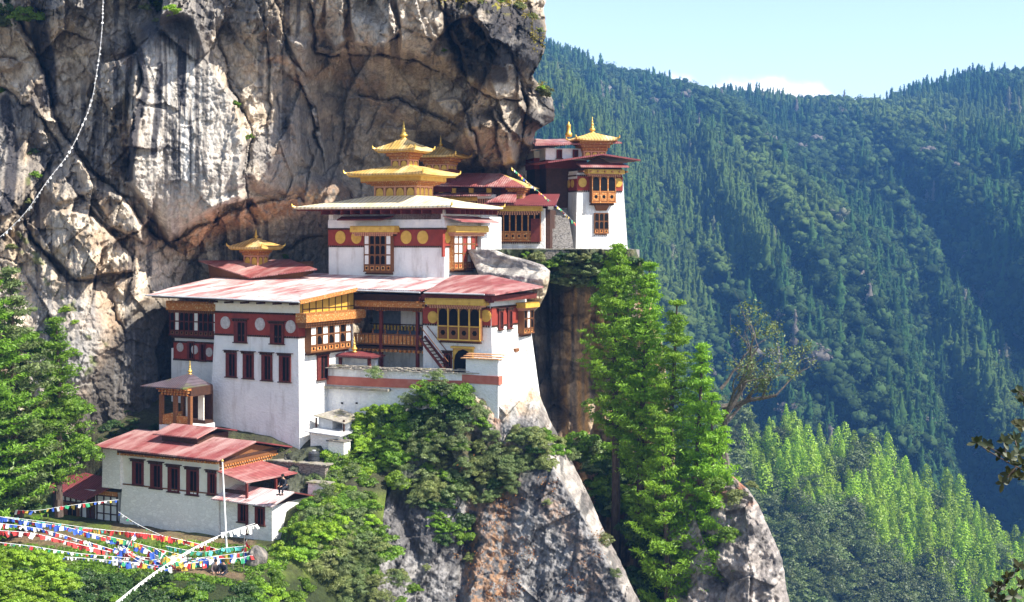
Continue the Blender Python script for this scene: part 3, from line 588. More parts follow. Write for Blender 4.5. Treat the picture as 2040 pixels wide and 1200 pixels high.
# ================= building kit =================
def pbox(F, px0, py0, px1, py1, y=0, ax='y'):
    """a pixel rectangle on a wall plane -> (a0, a1, c0, c1) in metres on that wall"""
    f = F.fy if ax == 'y' else F.fx; my = (py0+py1)/2; mx = (px0+px1)/2
    return f(px0, my, y)[0], f(px1, my, y)[0], f(mx, py1, y)[1], f(mx, py0, y)[1]
def arch(a0, a1, c0, c1, n=6):
    w = (a1-a0)/2; m = (a0+a1)/2; s = c1-w*1.15
    return [(a0, c0), (a1, c0), (a1, s)]+[(m+w*math.cos(t*math.pi/n), s+w*1.15*math.sin(t*math.pi/n)) for t in range(1, n)]+[(a0, s)]
def dentils(mb, m, a0, a1, c0, c1, b0, b1, step=.22, fill=.55):
    n = max(1, int((a1-a0)/step)); w = (a1-a0)/n
    for i in range(n): mb.box(a0+i*w, a0+i*w+w*fill, b0, b1, c0, c1, m)
def cornice(T, m, a0, a1, c0, c1, b0, b1, mat='gold', dn=True, up=True, name='cornice'):
    mb = MB().box(a0, a1, b0, b1, c0, c1, m)
    if up: dentils(mb, m, a0, a1, c1, c1+(c1-c0)*.28, b0, b1-.02, .16, .6)
    o = mb.build(name, M[mat], T)
    if dn:
        k = (c1-c0)*.75; q = MB(); dentils(q, m, a0+.12, a1-.12, c0-k*.5, c0-.01, b0, b1-.12, .2); dentils(q, m, a0+.25, a1-.25, c0-k, c0-k*.5-.01, b0, b1-.24, .2)
        q.build('dentil_course', M['pink' if mat == 'gold' else 'wood'], o)
        MB().box(a0+.3, a1-.3, b0, b1-.34, c0-k, c0-.02, m).build('backing_board', M['darkwood'], o)
    return o
def slit(T, m, a0, a1, c0, c1, lintel=True, fr='darkred', name='window', d=.10):
    w = a1-a0; j = w*.2
    mb = MB().box(a0, a0+j*1.5, 0, d, c0, c1, m).box(a1-j*.7, a1, 0, d, c0, c1, m).box(a0+j*1.5, a1-j*.7, 0, d, c1-.1, c1, m).box(a0+j*1.5, a1-j*.7, 0, d, c0, c0+.07, m)
    mid = (a0+a1)/2+j*.4; mb.box(mid-.025, mid+.025, 0, .05, c0+.07, c1-.1, m)
    o = mb.build(name, M[fr], T)
    MB().box(a0+j*1.5, a1-j*.7, 0, .03, c0+.07, c1-.1, m).build('pane', M['pane'], o)
    MB().box(a0-.08, a1+.08, 0, d+.07, c0-.07, c0, m).build('sill', M['darkwood'], o)
    if lintel:
        q = MB().box(a0-.18, a1+.18, 0, d+.12, c1+.14, c1+.2, m); dentils(q, m, a0-.1, a1+.1, c1, c1+.14, 0, d+.08, .2, .5); q.build('lintel', M['darkwood'], o)
    return o
def rabsel(T, m, a0, a1, c0, c1, cols=4, rows=1, d=.35, low=.28, white=(), wood='wood', post='gold', carve='orange', top=True, pane='pane', name='bay_window'):
    """projecting timber window: posts and rails round arched openings, carved apron, stepped foot"""
    h = c1-c0; z0 = c0+h*low; n = cols; pw = (a1-a0)/n; t = min(.10, pw*.16)
    base = MB().box(a0, a1, 0, d, c0, c1, m); base.box(a0+.12, a1-.12, 0, d-.1, c0-.14, c0, m)
    o = base.build(name, M[wood], T)
    pm = MB(); wm = {}; cm_ = MB(); fm = MB(); rh = (c1-z0)/rows
    for i in range(n+1):
        x = a0+i*pw; fm.box(max(a0, x-t/2), min(a1, x+t/2), d, d+.07, c0, c1, m)
    for r_ in range(rows+1):
        z = z0+r_*rh; fm.box(a0, a1, d, d+.05, z-t*.35, z+t*.35, m)
    fm.box(a0-.05, a1+.05, d-.02, d+.09, c0-.04, c0+.05, m)
    for r_ in range(rows):
        for i in range(n):
            x0, x1 = a0+i*pw+t*.9, a0+(i+1)*pw-t*.9; y0, y1 = z0+r_*rh+t*.7, z0+(r_+1)*rh-t*.7
            if i in white: wm.setdefault(i, MB()).box(x0, x1, d, d+.03, y0, y1, m)
            else: pm.poly(arch(x0, x1, y0, y1), m, d, d+.025)
    for i in range(n):
        x0, x1 = a0+i*pw+t, a0+(i+1)*pw-t
        cm_.box(x0, x1, d, d+.03, c0+h*low*.15, z0-t, m)
        q = (x0+x1)/2; k = min((x1-x0)*.3, h*low*.25); zc = c0+h*low*.52
        pm.poly([(q+k*math.cos(s*math.pi/3), zc+k*math.sin(s*math.pi/3)) for s in range(6)], m, d+.03, d+.04)
    fm.build('post', M[post], o); pm.build('pane', M[pane], o); cm_.build('carved_apron', M[carve], o)
    for w_ in wm.values(): w_.build('shutter_panel', M['glasswhite'], o)
    q = MB(); dentils(q, m, a0, a1, c0-.24, c0-.14, 0, d-.12, .18); q.build('bracket', M['darkwood'], o)
    return o
def disc(T, m, a, c, r, mat, b=.03, name='medallion'):
    pts = lambda k: [(a+k*math.cos(t*math.pi/10), c+k*1.05*math.sin(t*math.pi/10)) for t in range(20)]
    MB().poly(pts(r), m, b, b+.06).poly(pts(r*.8), m, b+.06, b+.075).build(name, M[mat], T)
def hip(T, x0, x1, y0, y1, z, top, mat, th=.10, name='roof', flare=.12, parent=None):
    """hipped roof with a flat apex rectangle top=(x0,x1,y0,y1,z) and slightly lifted corners"""
    a0, a1, b0, b1, zt = top; mb = MB(); E = [(x0, y0), (x1, y0), (x1, y1), (x0, y1)]; A = [(a0, b0), (a1, b0), (a1, b1), (a0, b1)]
    ring = []; apex = []; n = 8
    for i in range(4):
        (p, q), (r_, s) = E[i], E[(i+1) % 4]; (u, v), (w_, k) = A[i], A[(i+1) % 4]
        for j in range(n):
            t = j/n; f = abs(2*t-1)**4*flare; ring.append((p+(r_-p)*t, q+(s-q)*t, z+f)); apex.append((u+(w_-u)*t, v+(k-v)*t, zt))
    mid = [tuple((Vector(a)*.45+Vector(b)*.55)-Vector((0, 0, .06*(zt-z)))) for a, b in zip(ring, apex)]
    N_ = 4*n; V = ring+mid+apex+[(p, q, s-th) for p, q, s in ring]+[(p*.96+(a0+a1)/2*.04, q*.96+(b0+b1)/2*.04, z-th) for p, q, s in ring]
    F = []
    for a, b in ((0, N_), (N_, 2*N_)):
        F += [(a+i, a+(i+1) % N_, b+(i+1) % N_, b+i) for i in range(N_)]
    F += [(i, 3*N_+i, 3*N_+(i+1) % N_, (i+1) % N_) for i in range(N_)]; F += [(3*N_+i, 4*N_+i, 4*N_+(i+1) % N_, 3*N_+(i+1) % N_) for i in range(N_)]
    F += [tuple(4*N_+i for i in range(N_)), tuple(2*N_+i for i in range(N_-1, -1, -1))]
    mb.v = V; mb.f = F; o = mb.build(name, M[mat], T); return o
def horns(T, x0, x1, y0, y1, z, s=.35, mat='gilt'):
    for x, y in ((x0, y0), (x1, y0), (x1, y1), (x0, y1)):
        cx, cy = (1 if x == x1 else -1)*.7, (1 if y == y1 else -1)*.7; mb = MB()
        mb.tube((x-cx*s*.5, y-cy*s*.5, z), (x+cx*s*.3, y+cy*s*.3, z+s*.1), s*.16, s*.24, 7); mb.tube((x+cx*s*.3, y+cy*s*.3, z+s*.1), (x+cx*s*.5, y+cy*s*.5, z+s*.8), s*.26, s*.08, 7)
        mb.build('roof_ornament', M[mat], T)
def finial(T, x, y, z, h, r, name='finial'):
    p = [(1.0, 0), (1.1, .04), (.6, .08), (.55, .12), (1.0, .16), (1.15, .22), (.9, .28), (.5, .32), (.75, .36), (.45, .40), (.38, .5), (.6, .54), (.35, .58), (.25, .7), (.36, .74), (.2, .78), (.14, .9), (.04, 1.0)]
    return MB().lathe((x, y, z), [(a*r, b*h) for a, b in p], 12).build(name, M['gilt'], T, True)
def lantern(T, x0, x1, y0, y1, z0, z1, zc, nf, ns, gold='gold', band=.0):
    """timber drum under a gilded roof: arched gold panels, posts, stepped dentil courses (z1..zc)"""
    o = MB().box(x0, x1, y0, y1, z0, z1).build('drum', M['wood'], T)
    ps = MB(); gs = MB()
    for m, a0, a1, n in ((front(y0), x0, x1, nf), (side(x1), y0, y1, ns), (lside(x0), y0, y1, ns)):
        w = (a1-a0)/n; h = z1-z0
        for i in range(n+1): ps.box(max(a0, a0+i*w-w*.09), min(a1, a0+i*w+w*.09), 0, .06, z0, z1, m)
        for i in range(n): gs.poly(arch(a0+i*w+w*.16, a0+(i+1)*w-w*.16, z0+h*.12, z1-h*.16), m, 0, .03)
        ps.box(a0, a1, .0, .075, z0, z0+h*.09, m); ps.box(a0, a1, 0, .075, z1-h*.12, z1, m)
    ps.build('post', M['pink'], o); gs.build('gold_panel', M[gold], o)
    ds = MB(); bk = MB(); k = 3; hh = (zc-z1)/k; g = (x1-x0)*.055+.08
    for j in range(k):
        e = g*(j+.6); za = z1+j*hh; bk.box(x0-e+.06, x1+e-.06, y0-e+.06, y1+e-.06, za, za+hh)
        for m, a0, a1 in ((front(y0), x0-e, x1+e), (side(x1), y0-e, y1+e), (lside(x0), y0-e, y1+e)):
            dentils(ds, m, a0, a1, za+hh*.1, za+hh*.72, e-.06, e+.03, max(.12, (x1-x0)/22), .55); ds.box(a0, a1, e-.06, e+.045, za+hh*.74, za+hh*.99, m)
    ds.build('dentil_course', M['orange'], o); bk.build('backing_board', M['darkred'], o); return g*k
def rafters(T, m, a0, a1, c0, c1, b0, b1, step=.55, mat='darkred', w=.1, name='rafter_row'):
    mb = MB(); n = int((a1-a0)/step)
    for i in range(n+1): x = a0+(a1-a0)*i/n; mb.box(x-w/2, x+w/2, b0, b1, c0, c1, m)
    return mb.build(name, M[mat], T)
def plane_roof(T, poly, z0, sx, sy, mat, th=.08, name='roof', soffit='darkwood', under=.12):
    """low-pitched sheet-metal roof: height z0 + sx*x + sy*y over an outline"""
    top = [(x, y, z0+sx*x+sy*y) for x, y in poly]; o = MB().slab(top, th).build(name, M[mat], T)
    c = Vector((sum(p[0] for p in poly)/len(poly), sum(p[1] for p in poly)/len(poly)))
    q = []
    for x, y in poly: x2, y2 = x+(c.x-x)*.03, y+(c.y-y)*.03; q.append((x2, y2, z0+sx*x2+sy*y2-th-.01))
    MB().slab(q, under).build('soffit', M[soffit], o); return o
def walls(T, x0, x1, y0, y1, z0, z1, mat='white', bl=0, br=0, bf=0, name='wall'):
    return MB().loft([(x0-bl, y0-bf, z0), (x1+br, y0-bf, z0), (x1+br, y1, z0), (x0-bl, y1, z0)], [(x0, y0, z1), (x1, y0, z1), (x1, y1, z1), (x0, y1, z1)]).build(name, M[mat], T)
# ================= the tall white block with the wide red roof =================
H = Fr(P(597, 905, 100)); T = thing('monastery_block', 'tall white tapering block under the widest faded red roof, four slit windows in a row', 'building', H)
fz = lambda px, py, y=0: H.fy(px, py, y)[1]
walls(T, -7.6, -.12, 0, 6.8, -2.5, 10.0, 'white', .95, .14)
MB().box(-13.3, -7.4, 2.0, 8, 6.95, 10.35).box(-13.55, -8.2, 1.9, 8, -1, 6.9).build('wing_wall', M['white'], T)
fm = front(0)
z0, z1 = fz(520, 668), fz(520, 626)
def frz(T, m, a0, a1, z0, z1, name='frieze', b=.04):
    o = MB().box(a0, a1, 0, b, z0, z1, m).build(name, M['red'], T)
    for za, e in ((z0-.13, .06), (z1, .08)): q = MB(); dentils(q, m, a0, a1, za, za+.13, 0, b+e, .2, .6); q.build('dentil_course', M['darkwood'], o)
    return o
frz(T, fm, -7.66, -.08, z0, z1); sm = side(-.1)
frz(T, sm, -.1, .9, z0, z1)
MB().box(-7.62, -.05, -.02, 6.8, z1+.14, 10.9).build('upper_wall', M['cream'], T)
rafters(T, fm, -7.5, -.2, z1+.75, 10.75, -.1, .85, 1.25, 'darkwood', .2)
MB().box(-7.7, 0, 0, .1, z1+.62, z1+.74, fm).build('beam', M['cream'], T)
for px, py in ((450, 643), (519, 646), (580, 651)):
    a, c = H.fy(px, py); disc(T, fm, a, c, .44, 'offwhite')
for r_ in ((468, 640, 493, 682), (540, 645, 567, 685)): slit(T, front(-.05), *pbox(H, *r_))
for r_ in ((451, 703, 472, 751), (485, 705, 506, 754), (522, 707, 543, 758), (557, 709, 580, 761)): slit(T, front(0), *pbox(H, *r_))
# side bay, its gilded cornice and the panelled gable over it
a0, a1, c0, c1 = pbox(H, 609, 645, 690, 697, .0, 'x'); rabsel(T, side(-.1), a0, a1, c0, c1, 7, 2, .5, .24, (0, 2, 4, 6), 'wood', 'wood', 'orange')
cornice(T, side(-.1), -.35, 7.1, fz(590, 643)+.02, fz(590, 628), 0, .95, 'orange')
a0, a1, c0, c1 = pbox(H, 632, 707, 655, 756, 0, 'x'); slit(T, side(-.05), a0, a1, c0, c1, True, 'darkred')
g = MB(); s = side(-.1); g.loft([s(a, 0.0, c) for a, c in ((.1, 9.9), (6.6, 9.9), (6.6, 11.35), (.1, 10.75))], [s(a, .25, c) for a, c in ((.1, 9.9), (6.6, 9.9), (6.6, 11.35), (.1, 10.75))])
gb = g.build('gable_panel', M['gold'], T); q = MB()
for i in range(9): q.box(.1+i*.8, .17+i*.8, .25, .29, 9.95, 10.7+i*.07, s)
q.box(.1, 6.6, .25, .3, 10.25, 10.31, s); q.build('gable_batten', M['darkwood'], gb)
# wing: long timber window, frieze with pale discs
wm_ = front(2.0); a0, a1, c0, c1 = pbox(H, 347, 622, 428, 668, 2.0); rabsel(T, wm_, a0, -7.75, c0, c1, 12, 2, .45, .2, (1, 5, 9), 'darkwood', 'darkred', 'wood', name='wing_window')
cornice(T, wm_, a0-.2, -7.7, fz(385, 618, 2), fz(385, 604, 2), 0, .7, 'orange'); a0, a1, c0, c1 = pbox(H, 344, 684, 423, 716, 1.9); frz(T, front(1.9), -13.3, -7.8, c0, c1, 'wing_frieze')
for px, py in ((359, 692), (388, 697), (417, 702)):
    a, c = H.fy(px, py, 1.85); disc(T, front(1.9), a, c, .33, 'offwhite')
for r_ in ((374, 680, 388, 716), (398, 684, 411, 719)): slit(T, front(1.87), *pbox(H, *r_, 1.87), False)
# roof: one low-pitched sheet, stepped back over the gallery
SY = .098; Z0 = 10.93
plane_roof(T, [(-13.35, -1.0), (.75, -1.0), (.75, 6.0), (6.4, 6.0), (5.2, 13.6), (-16.0, 13.6), (-14.6, 3.0)], Z0+SY, -.012, SY, 'fadedroof')
MB().tube((-13.4, -1.12, Z0-.02+.16), (.8, -1.12, Z0-.06), .06, .06).build('gutter', M['tin'], T)
MB().tube((.8, 5.9, 11.45), (6.4, 5.88, 11.4), .06, .06).build('gutter', M['tin'], T)
MB().slab([(.72, -1.05, 10.98), (.86, -1.05, 10.98), (.86, 6.0, 11.64), (.72, 6.0, 11.64)], .26).build('barge_board', M['orange'], T)
# ================= raised red roof with small gilded lantern =================
IF = H.sub(-10.2, 9.2, 12.2); T = thing('upper_chapel', 'small chapel under a raised red roof, with a little gilded lantern on top', 'building', IF)
e = [IF.fy(a, b, y) for a, b, y in ((395, 519, 0), (497, 553, -1.0), (632, 536, 1.0), (568, 517, 4))]
p0, p1, p2, p3 = [(-6.75, -.2, e[0][1]), (e[1][0], -1.0, e[1][1]), (e[2][0], 1.0, e[2][1]), (e[3][0], 4.6, e[3][1]+.0)]
MB().slab([p0, p1, p2, p3, (-5.2, 5.2, e[0][1]-.05)], .09).build('roof', M['redroof'], T)
MB().loft([(-6.0, .5, -1.2), (-1.4, -.35, -1.2), (2.4, 1.4, -1.2), (1.5, 4.4, -1.2), (-5, 4.8, -1.2)], [(-6.1, .2, e[0][1]-.16), (-1.6, -.5, e[1][1]-.02), (2.6, 1.2, e[2][1]-.14), (1.5, 4.4, e[3][1]-.14), (-5, 4.8, e[0][1]-.25)]).build('wall', M['wood'], T)
def boxlantern(T, F, px, pyb, pyt, pyr, pya, pyf, y, hw, eave, nf=2, ns=2):
    x = F.fy(px, pyb, y)[0]; z = [F.fy(px, p, y)[1] for p in (pyb, pyt, pyr, pya, pyf)]; zm = z[0]+(z[1]-z[0])*.5
    lantern(T, x-hw, x+hw, y-hw*.9, y+hw*.9, z[0]-.3, zm, z[1], nf, ns)
    hip(T, x-eave, x+eave, y-eave*.85, y+eave*.85, z[1]+.02, (x-.22, x+.22, y-.2, y+.2, z[3]), 'goldroof', .16, flare=.1)
    MB().box(x-eave+.12, x+eave-.12, y-eave*.85+.12, y+eave*.85-.12, z[1]-.22, z[1]-.15).build('soffit', M['gold'], T)
    horns(T, x-eave, x+eave, y-eave*.85, y+eave*.85, z[1]+.1, .3); finial(T, x, y, z[3]-.02, z[4]-z[3], .17)
boxlantern(T, IF, 510, 525, 493, 490, 475, 455, 2.6, .72, 1.72)
# ================= golden roofed main temple =================
A = H.sub(4.21, 13, 12.48); T = thing('main_temple', 'white temple with stacked golden roofs and the tallest spire, in the middle', 'temple', A)
walls(T, -10.94, 0, 0, 6.4, -1.0, 5.2)
MB().box(-.6, .4, 5.2, 8.6, -1, 4.6).build('rear_wall', M['white'], T)
frz(T, front(0), -10.97, .04, 2.25, 3.53); frz(T, side(0), -.04, 6.4, 2.25, 3.53)
MB().box(-10.98, .06, -.05, 6.4, 3.68, 4.32).build('plaster_band', M['whited'], T)
MB().box(-10.5, -.3, -.0, 6.2, 4.33, 5.2).build('upper_wall', M['darkred'], T)
for px in (679, 711, 810, 843): a, c = A.fy(px, 473); disc(T, front(0), a, c, .5, 'gold')
a, c = A.fx(873+14, 473); disc(T, side(0), .42, c, .45, 'gold')
a0, a1, c0, c1 = pbox(A, 731, 468, 785, 541); rabsel(T, front(0), a0, a1, c0, c1, 5, 3, .4, .18, (0, 4), 'wood', 'wood', 'orange')
a0, a1, c0, c1 = pbox(A, 709, 453, 797, 463); cornice(T, front(0), a0, a1, c0, c1, 0, .85)
a0, a1, c0, c1 = pbox(A, 895, 468, 938, 536, 0, 'x'); rabsel(T, side(0), a0, a1, c0, c1, 5, 3, .4, .18, (0, 1, 3), 'orange', 'wood', 'orange', pane='red')
a0, a1, c0, c1 = pbox(A, 889, 453, 956, 463, 0, 'x'); cornice(T, side(0), a0, a1, c0, c1, 0, .85)
a0, a1, c0, c1 = pbox(A, 877, 466, 884, 512, 0, 'x'); MB().box(a0+.2, a0+.55, 0, .12, c0, c1, side(0)).build('door_board', M['red'], T)
a0, a1, c0, c1 = pbox(A, 943, 468, 951, 508, 0, 'x'); slit(T, side(0), 5.4, 6.1, c0, c1, False)
# awning strips over the two bay windows
MB().slab([(-9.3, -1.2, 4.35), (-5.0, -1.2, 4.35), (-4.6, -.1, 4.62), (-9.6, -.1, 4.62)], .09).build('awning', M['darkred'], T)
MB().slab([(.05, -.3, 4.62), (1.5, .1, 4.2), (1.5, 6.2, 4.15), (.05, 6.6, 4.6)], .09).build('awning', M['redroof'], T)
rafters(T, front(0), -10.6, -.2, 4.75, 5.15, .0, 1.5, .9); rafters(T, side(0), .3, 6.2, 4.75, 5.15, .0, 1.3, .7)
def goldtier(z, x0, x1, y0, y1, top, fl=.14):
    hip(T, x0, x1, y0, y1, z, top, 'creamroof' if x1-x0 > 10 else 'goldroof', .14, flare=fl, name='golden_roof')
    MB().box(x0+.18, x1-.18, y0+.18, y1-.18, z-.24, z-.15).build('soffit', M['darkred' if x1-x0 > 10 else 'gold'], T); horns(T, x0, x1, y0, y1, z+.06, .34)
goldtier(5.32, -13.2, 1.65, -1.7, 6.6, (-7.4, -3.0, .8, 3.6, 6.25), .06)
g = lantern(T, -7.1, -3.2, .95, 3.5, 6.0, 7.05, 7.4, 4, 4)
MB().box(-8.0, -2.3, .25, 4.2, 7.42, 7.78).build('gold_band', M['gold'], T); rafters(T, front(.25), -7.9, -2.4, 7.8, 7.95, .0, .5, .5, 'orange', .14)
goldtier(8.0, -8.9, -1.6, -.6, 5.0, (-5.9, -3.5, .7, 2.8, 8.62), .12)
lantern(T, -5.5, -3.9, .95, 2.4, 8.45, 9.15, 9.85, 2, 2)
goldtier(9.95, -6.7, -2.9, .3, 3.1, (-5.0, -4.6, 1.5, 1.9, 10.85), .11)
finial(T, -4.8, 1.7, 10.8, 1.5, .3)
# ================= block to the right with the arched yellow window =================
K = H.sub(0, 6.8, 0); T = thing('corner_block', 'white corner block under a red hipped roof, yellow four-arched window and yellow door', 'building', K)
MB().loft([(6.1, 0, 2.0), (12.1, -.1, 2.0), (12.9, 6, 2.0), (6.1, 6, 2.0)], [(6.1, 0, 10.8), (11.75, 0, 10.8), (11.75, 5.6, 10.8), (6.1, 6, 10.8)]).build('wall', M['white'], T)
a0, a1, c0, c1 = pbox(K, 846, 613, 984, 647); frz(T, front(0), 6.1, 11.78, c0, c1); frz(T, side(11.8), 0, 5.2, c0, c1)
a0, a1, c0, c1 = pbox(K, 878, 613, 962, 677); rabsel(T, front(0), a0, a1, c0, c1, 4, 1, .4, .42, (), 'wood', 'gold', 'wood')
a0, a1, c0, c1 = pbox(K, 859, 597, 975, 607); cornice(T, front(0), a0, a1, c0, c1, 0, .9)
for px, py in ((863, 632), (983, 630)):
    a, c = K.fy(px, py); disc(T, front(0), min(a, 11.4), c, .42, 'gold')
a0, a1, c0, c1 = pbox(K, 905, 694, 944, 735); dr = rabsel(T, front(0), a0, a1, c0-.6, c1, 1, 1, .15, .05, (), 'gold', 'gold', 'gold', name='door'); cornice(T, front(0), a0-.1, a1+.1, c1, c1+.12, 0, .4, 'gold')
a0, a1, c0, c1 = pbox(K, 885, 704, 901, 732); slit(T, front(0), a0, a1, c0-.5, c1)
sk = side(11.85)
for a in (.9, 2.3): slit(T, sk, a, a+.7, 8.75, 10.1, True)
rabsel(T, sk, 4.0, 5.6, 8.3, 10.1, 3, 2, .45, .2, (1,), 'wood', 'wood', 'orange'); cornice(T, sk, 3.7, 6.0, 10.2, 10.5, 0, .8)
MB().box(3.2, 3.75, 0, .25, 7.0, 7.25, sk).build('vent_hood', M['wood'], T)
e0, e1, e2 = K.fy(846, 582, -.9), K.fy(972, 586, -.9), K.fx(1070, 571, 13.0)
b0, b1 = (4.6, 5.9), (8.2, 5.6)
mb = MB(); V = [(e0[0], -.9, e0[1]), (12.6, -.9, e1[1]), (13.3, 5.3, e2[1]), (8.4, 5.9, 12.55), (4.7, 6.6, 12.45)]; n = 5
mb.v = V+[(x, y, z-.1) for x, y, z in V[:3]]+[(V[3][0], V[3][1], 11.0), (V[4][0], V[4][1], 11.0)]; mb.f = [(0, 1, 3, 4), (1, 2, 3), (5, 8, 6), (5, 9, 8), (6, 8, 7), (0, 5, 6, 1), (1, 6, 7, 2), (2, 7, 8, 3), (3, 8, 9, 4), (4, 9, 5, 0)]
mb.build('roof', M['redroof'], T)
MB().slab([(6.3, -.6, 11.25), (12.2, -.6, 11.25), (12.9, 5.0, 11.3), (6.3, 5.6, 11.3)], .4).build('soffit', M['darkred'], T)
rafters(T, front(0), 6.2, 12, 10.75, 11.05, 0, .7, .8)
MB().tube((e0[0], -1.0, e0[1]-.06), (11.8, -1.0, e1[1]-.04), .06, .06).build('gutter', M['tin'], T)
# ================= open gallery between the two blocks =================
J = H.sub(0, 9.6, 5.6); T = thing('wooden_gallery', 'open wooden balcony with row of hanging yellow ornaments between two white blocks', 'balcony', J)
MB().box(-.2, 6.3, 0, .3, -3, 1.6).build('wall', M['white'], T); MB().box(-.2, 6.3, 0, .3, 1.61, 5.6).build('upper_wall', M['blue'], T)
MB().box(2.4, 5.6, -.03, 0, 3.0, 4.9).build('plaster_panel', M['white'], T)
MB().box(-.3, 6.2, -2.3, 0, 1.45, 1.6).build('floor_deck', M['darkwood'], T); q = MB()
for i in range(16): q.box(-.2+i*.4, -.02+i*.4, -2.5, -2.2, 1.25, 1.44)
q.build('joist_row', M['orange'], T)
for nm, zz, mt in (('top_rail', 2.5, 'wood'), ('bottom_rail', 1.75, 'wood')): MB().box(-.3, 6.1, -2.4, -2.3, zz, zz+.1).build(nm, M[mt], T)
q = MB(); dentils(q, front(-2.28), -.3, 6.1, 1.86, 2.48, 0, .09, .32, .72); q.build('balustrade', M['orange'], T)
for i in range(6): MB().lathe((.3+i*1.1, -2.35, 2.6), [(.07, 0), (.09, .1), (.05, .2), (.08, .3), (.0, .4)], 8).build('baluster_knob', M['wood'], T)
q = None
for x in (2.15, 5.35):
    p = MB().box(x-.11, x+.11, -2.46, -2.24, -1.5, 4.6).build('post', M['darkred'], T); b = MB().box(x-.4, x+.4, -2.45, -2.25, 4.3, 4.6).build('bracket', M['orange'], p)
MB().box(-.3, 6.1, -.2, -.12, 3.12, 3.2).build('ornament_rail', M['darkwood'], T)
for i in range(18):
    x = .1+i*.31; MB().lathe((x, -.16, 2.68), [(.02, 0), (.09, .08), (.07, .28), (.1, .36), (.0, .44)], 7).build('hanging_ornament', M['gold'], T)
cornice(T, front(-2.4), -.5, 6.3, 4.62, 4.98, 0, .5, 'orange'); MB().box(-.5, 6.3, -2.6, 0, 5.0, 5.55).build('eave_board', M['darkwood'], T)
MB().box(5.9, 6.28, -2.6, -.2, 1.6, 4.6).build('dark_doorway', M['pane'], T)
# ladder-like stair from the gallery down to the court
SF = Fr(P(885, 735, 101)); T = thing('wooden_stair', 'steep dark wooden stair with handrails down from the balcony', 'stair', SF)
t0, t1 = SF.fy(838, 672, .6), SF.fy(893, 742, .6)
for dy, nm in ((.1, 'stringer'), (1.0, 'stringer')):
    MB().loft([(t0[0], dy, t0[1]), (t0[0]+.12, dy, t0[1]+.1), (t0[0]+.12, dy+.08, t0[1]+.1), (t0[0], dy+.08, t0[1])], [(t1[0]-.1, dy, t1[1]), (t1[0]+.08, dy, t1[1]+.1), (t1[0]+.08, dy+.08, t1[1]+.1), (t1[0]-.1, dy+.08, t1[1])]).build('stringer', M['darkred'], T)
    MB().tube((t0[0]+.3, dy, t0[1]+.8), (t1[0]+.3, dy, t1[1]+.8), .035).build('handrail', M['wood'], T)
q = MB()
for i in range(11):
    t = (i+.5)/11; x = t0[0]+(t1[0]-t0[0])*t; z = t0[1]+(t1[1]-t0[1])*t; q.box(x-.12, x+.12, .15, 1.0, z, z+.05)
q.build('tread', M['darkwood'], T)
# ================= courtyard wall, terrace wall =================
L = H.sub(0, 3.4, 4.7); T = thing('courtyard_wall', 'curved white court wall with red band and mossy slate coping', 'wall', L)
cy = lambda x: 2.2*(max(x, 0)/12.5)**2
def strip(x0, x1, za, zb, th, off, n=26):
    mb = MB(); A_ = []; B_ = []
    for i in range(n+1):
        x = x0+(x1-x0)*i/n; y = cy(x); A_ += [(x, y-off, za(x)), (x, y-off, zb(x))]; B_ += [(x, y+th, za(x)), (x, y+th, zb(x))]
    k = len(A_); mb.v = A_+B_
    for i in range(n): a = 2*i; mb.f += [(a, a+2, a+3, a+1), (a+k, a+1+k, a+3+k, a+2+k), (a+1, a+3, a+3+k, a+1+k), (a, a+k, a+2+k, a+2)]
    mb.f += [(0, 1, 1+k, k), (k-2, 2*k-2, 2*k-1, k-1)]; return mb
strip(-.3, 12.2, lambda x: 0, lambda x: 1.12, .35, 0).build('wall', M['white'], T)
strip(-.3, 12.9, lambda x: -.05, lambda x: .58, .30, .05).build('red_band', M['redwall'], T)
q = MB(); random.seed(3)
for row, (dy, dz) in enumerate(((-.28, 0), (.0, .1), (.25, .16))):
    x = -.4
    while x < 11.6:
        w = random.uniform(.22, .5); z = 1.13+dz+random.uniform(-.03, .04); y = cy(x)+dy+random.uniform(-.05, .05)
        q.box(x, x+w*.96, y, y+.36, z, z+.055); x += w
q.build('slate_coping', M['slate'], T)
strip(-.3, 5.2, lambda x: -.32, lambda x: -.16, .3, .35).build('ledge', M['slate'], T)
W2 = H.sub(0, 3.5, 0); T = thing('terrace_wall', 'tall plain white retaining wall below the red band, half hidden by shrubs', 'wall', W2)
mb = MB(); k = 24; A_ = []
for i in range(k+1):
    x = -.2+12.6*i/k; y = cy(x); A_ += [(x, y-.05, -1.5), (x, y+.0, 4.66), (x, y+.5, 4.66)]
mb.v = A_
for i in range(k): a = 3*i; mb.f += [(a, a+3, a+4, a+1), (a+1, a+4, a+5, a+2)]
mb.build('wall', M['whited'], T)
q = MB()
for px, py in ((684, 803), (713, 803), (750, 777)):
    a, c = W2.fy(px, py, .1); q.box(a-.07, a+.07, -.1, -.03, c-.06, c+.06)
q.build('weep_hole', M['pane'], T)
PF = H.sub(0, 5.0, 0); T = thing('gate_pillar', 'short white pillar with clay tile cap at the end of the court wall', 'pillar', PF)
a0, a1, c0, c1 = pbox(PF, 928, 716, 982, 765); MB().box(a0, a1+.4, 0, 1.2, c0-3.2, c1).build('wall', M['white'], T); MB().box(a0-.9, a1+.5, -.06, .5, c0+.0, c0+.6).build('red_band', M['redwall'], T)
q = MB(); rr = random.Random(4)
for j in range(3):
    for i in range(6): x = a0-.25+i*(a1-a0+.9)/6; q.box(x, x+(a1-a0+.9)/6*.93, -.3+j*.42, .16+j*.42, c1+.02+j*.12+rr.uniform(-.02, .02), c1+.09+j*.12)
q.build('tile_cap', M['clay'], T)
QF = H.sub(1.1, 5.2, 6.0); T = thing('prayer_wheel_canopy', 'small low canopy with red slab roof and one brass finial in the court', 'canopy', QF)
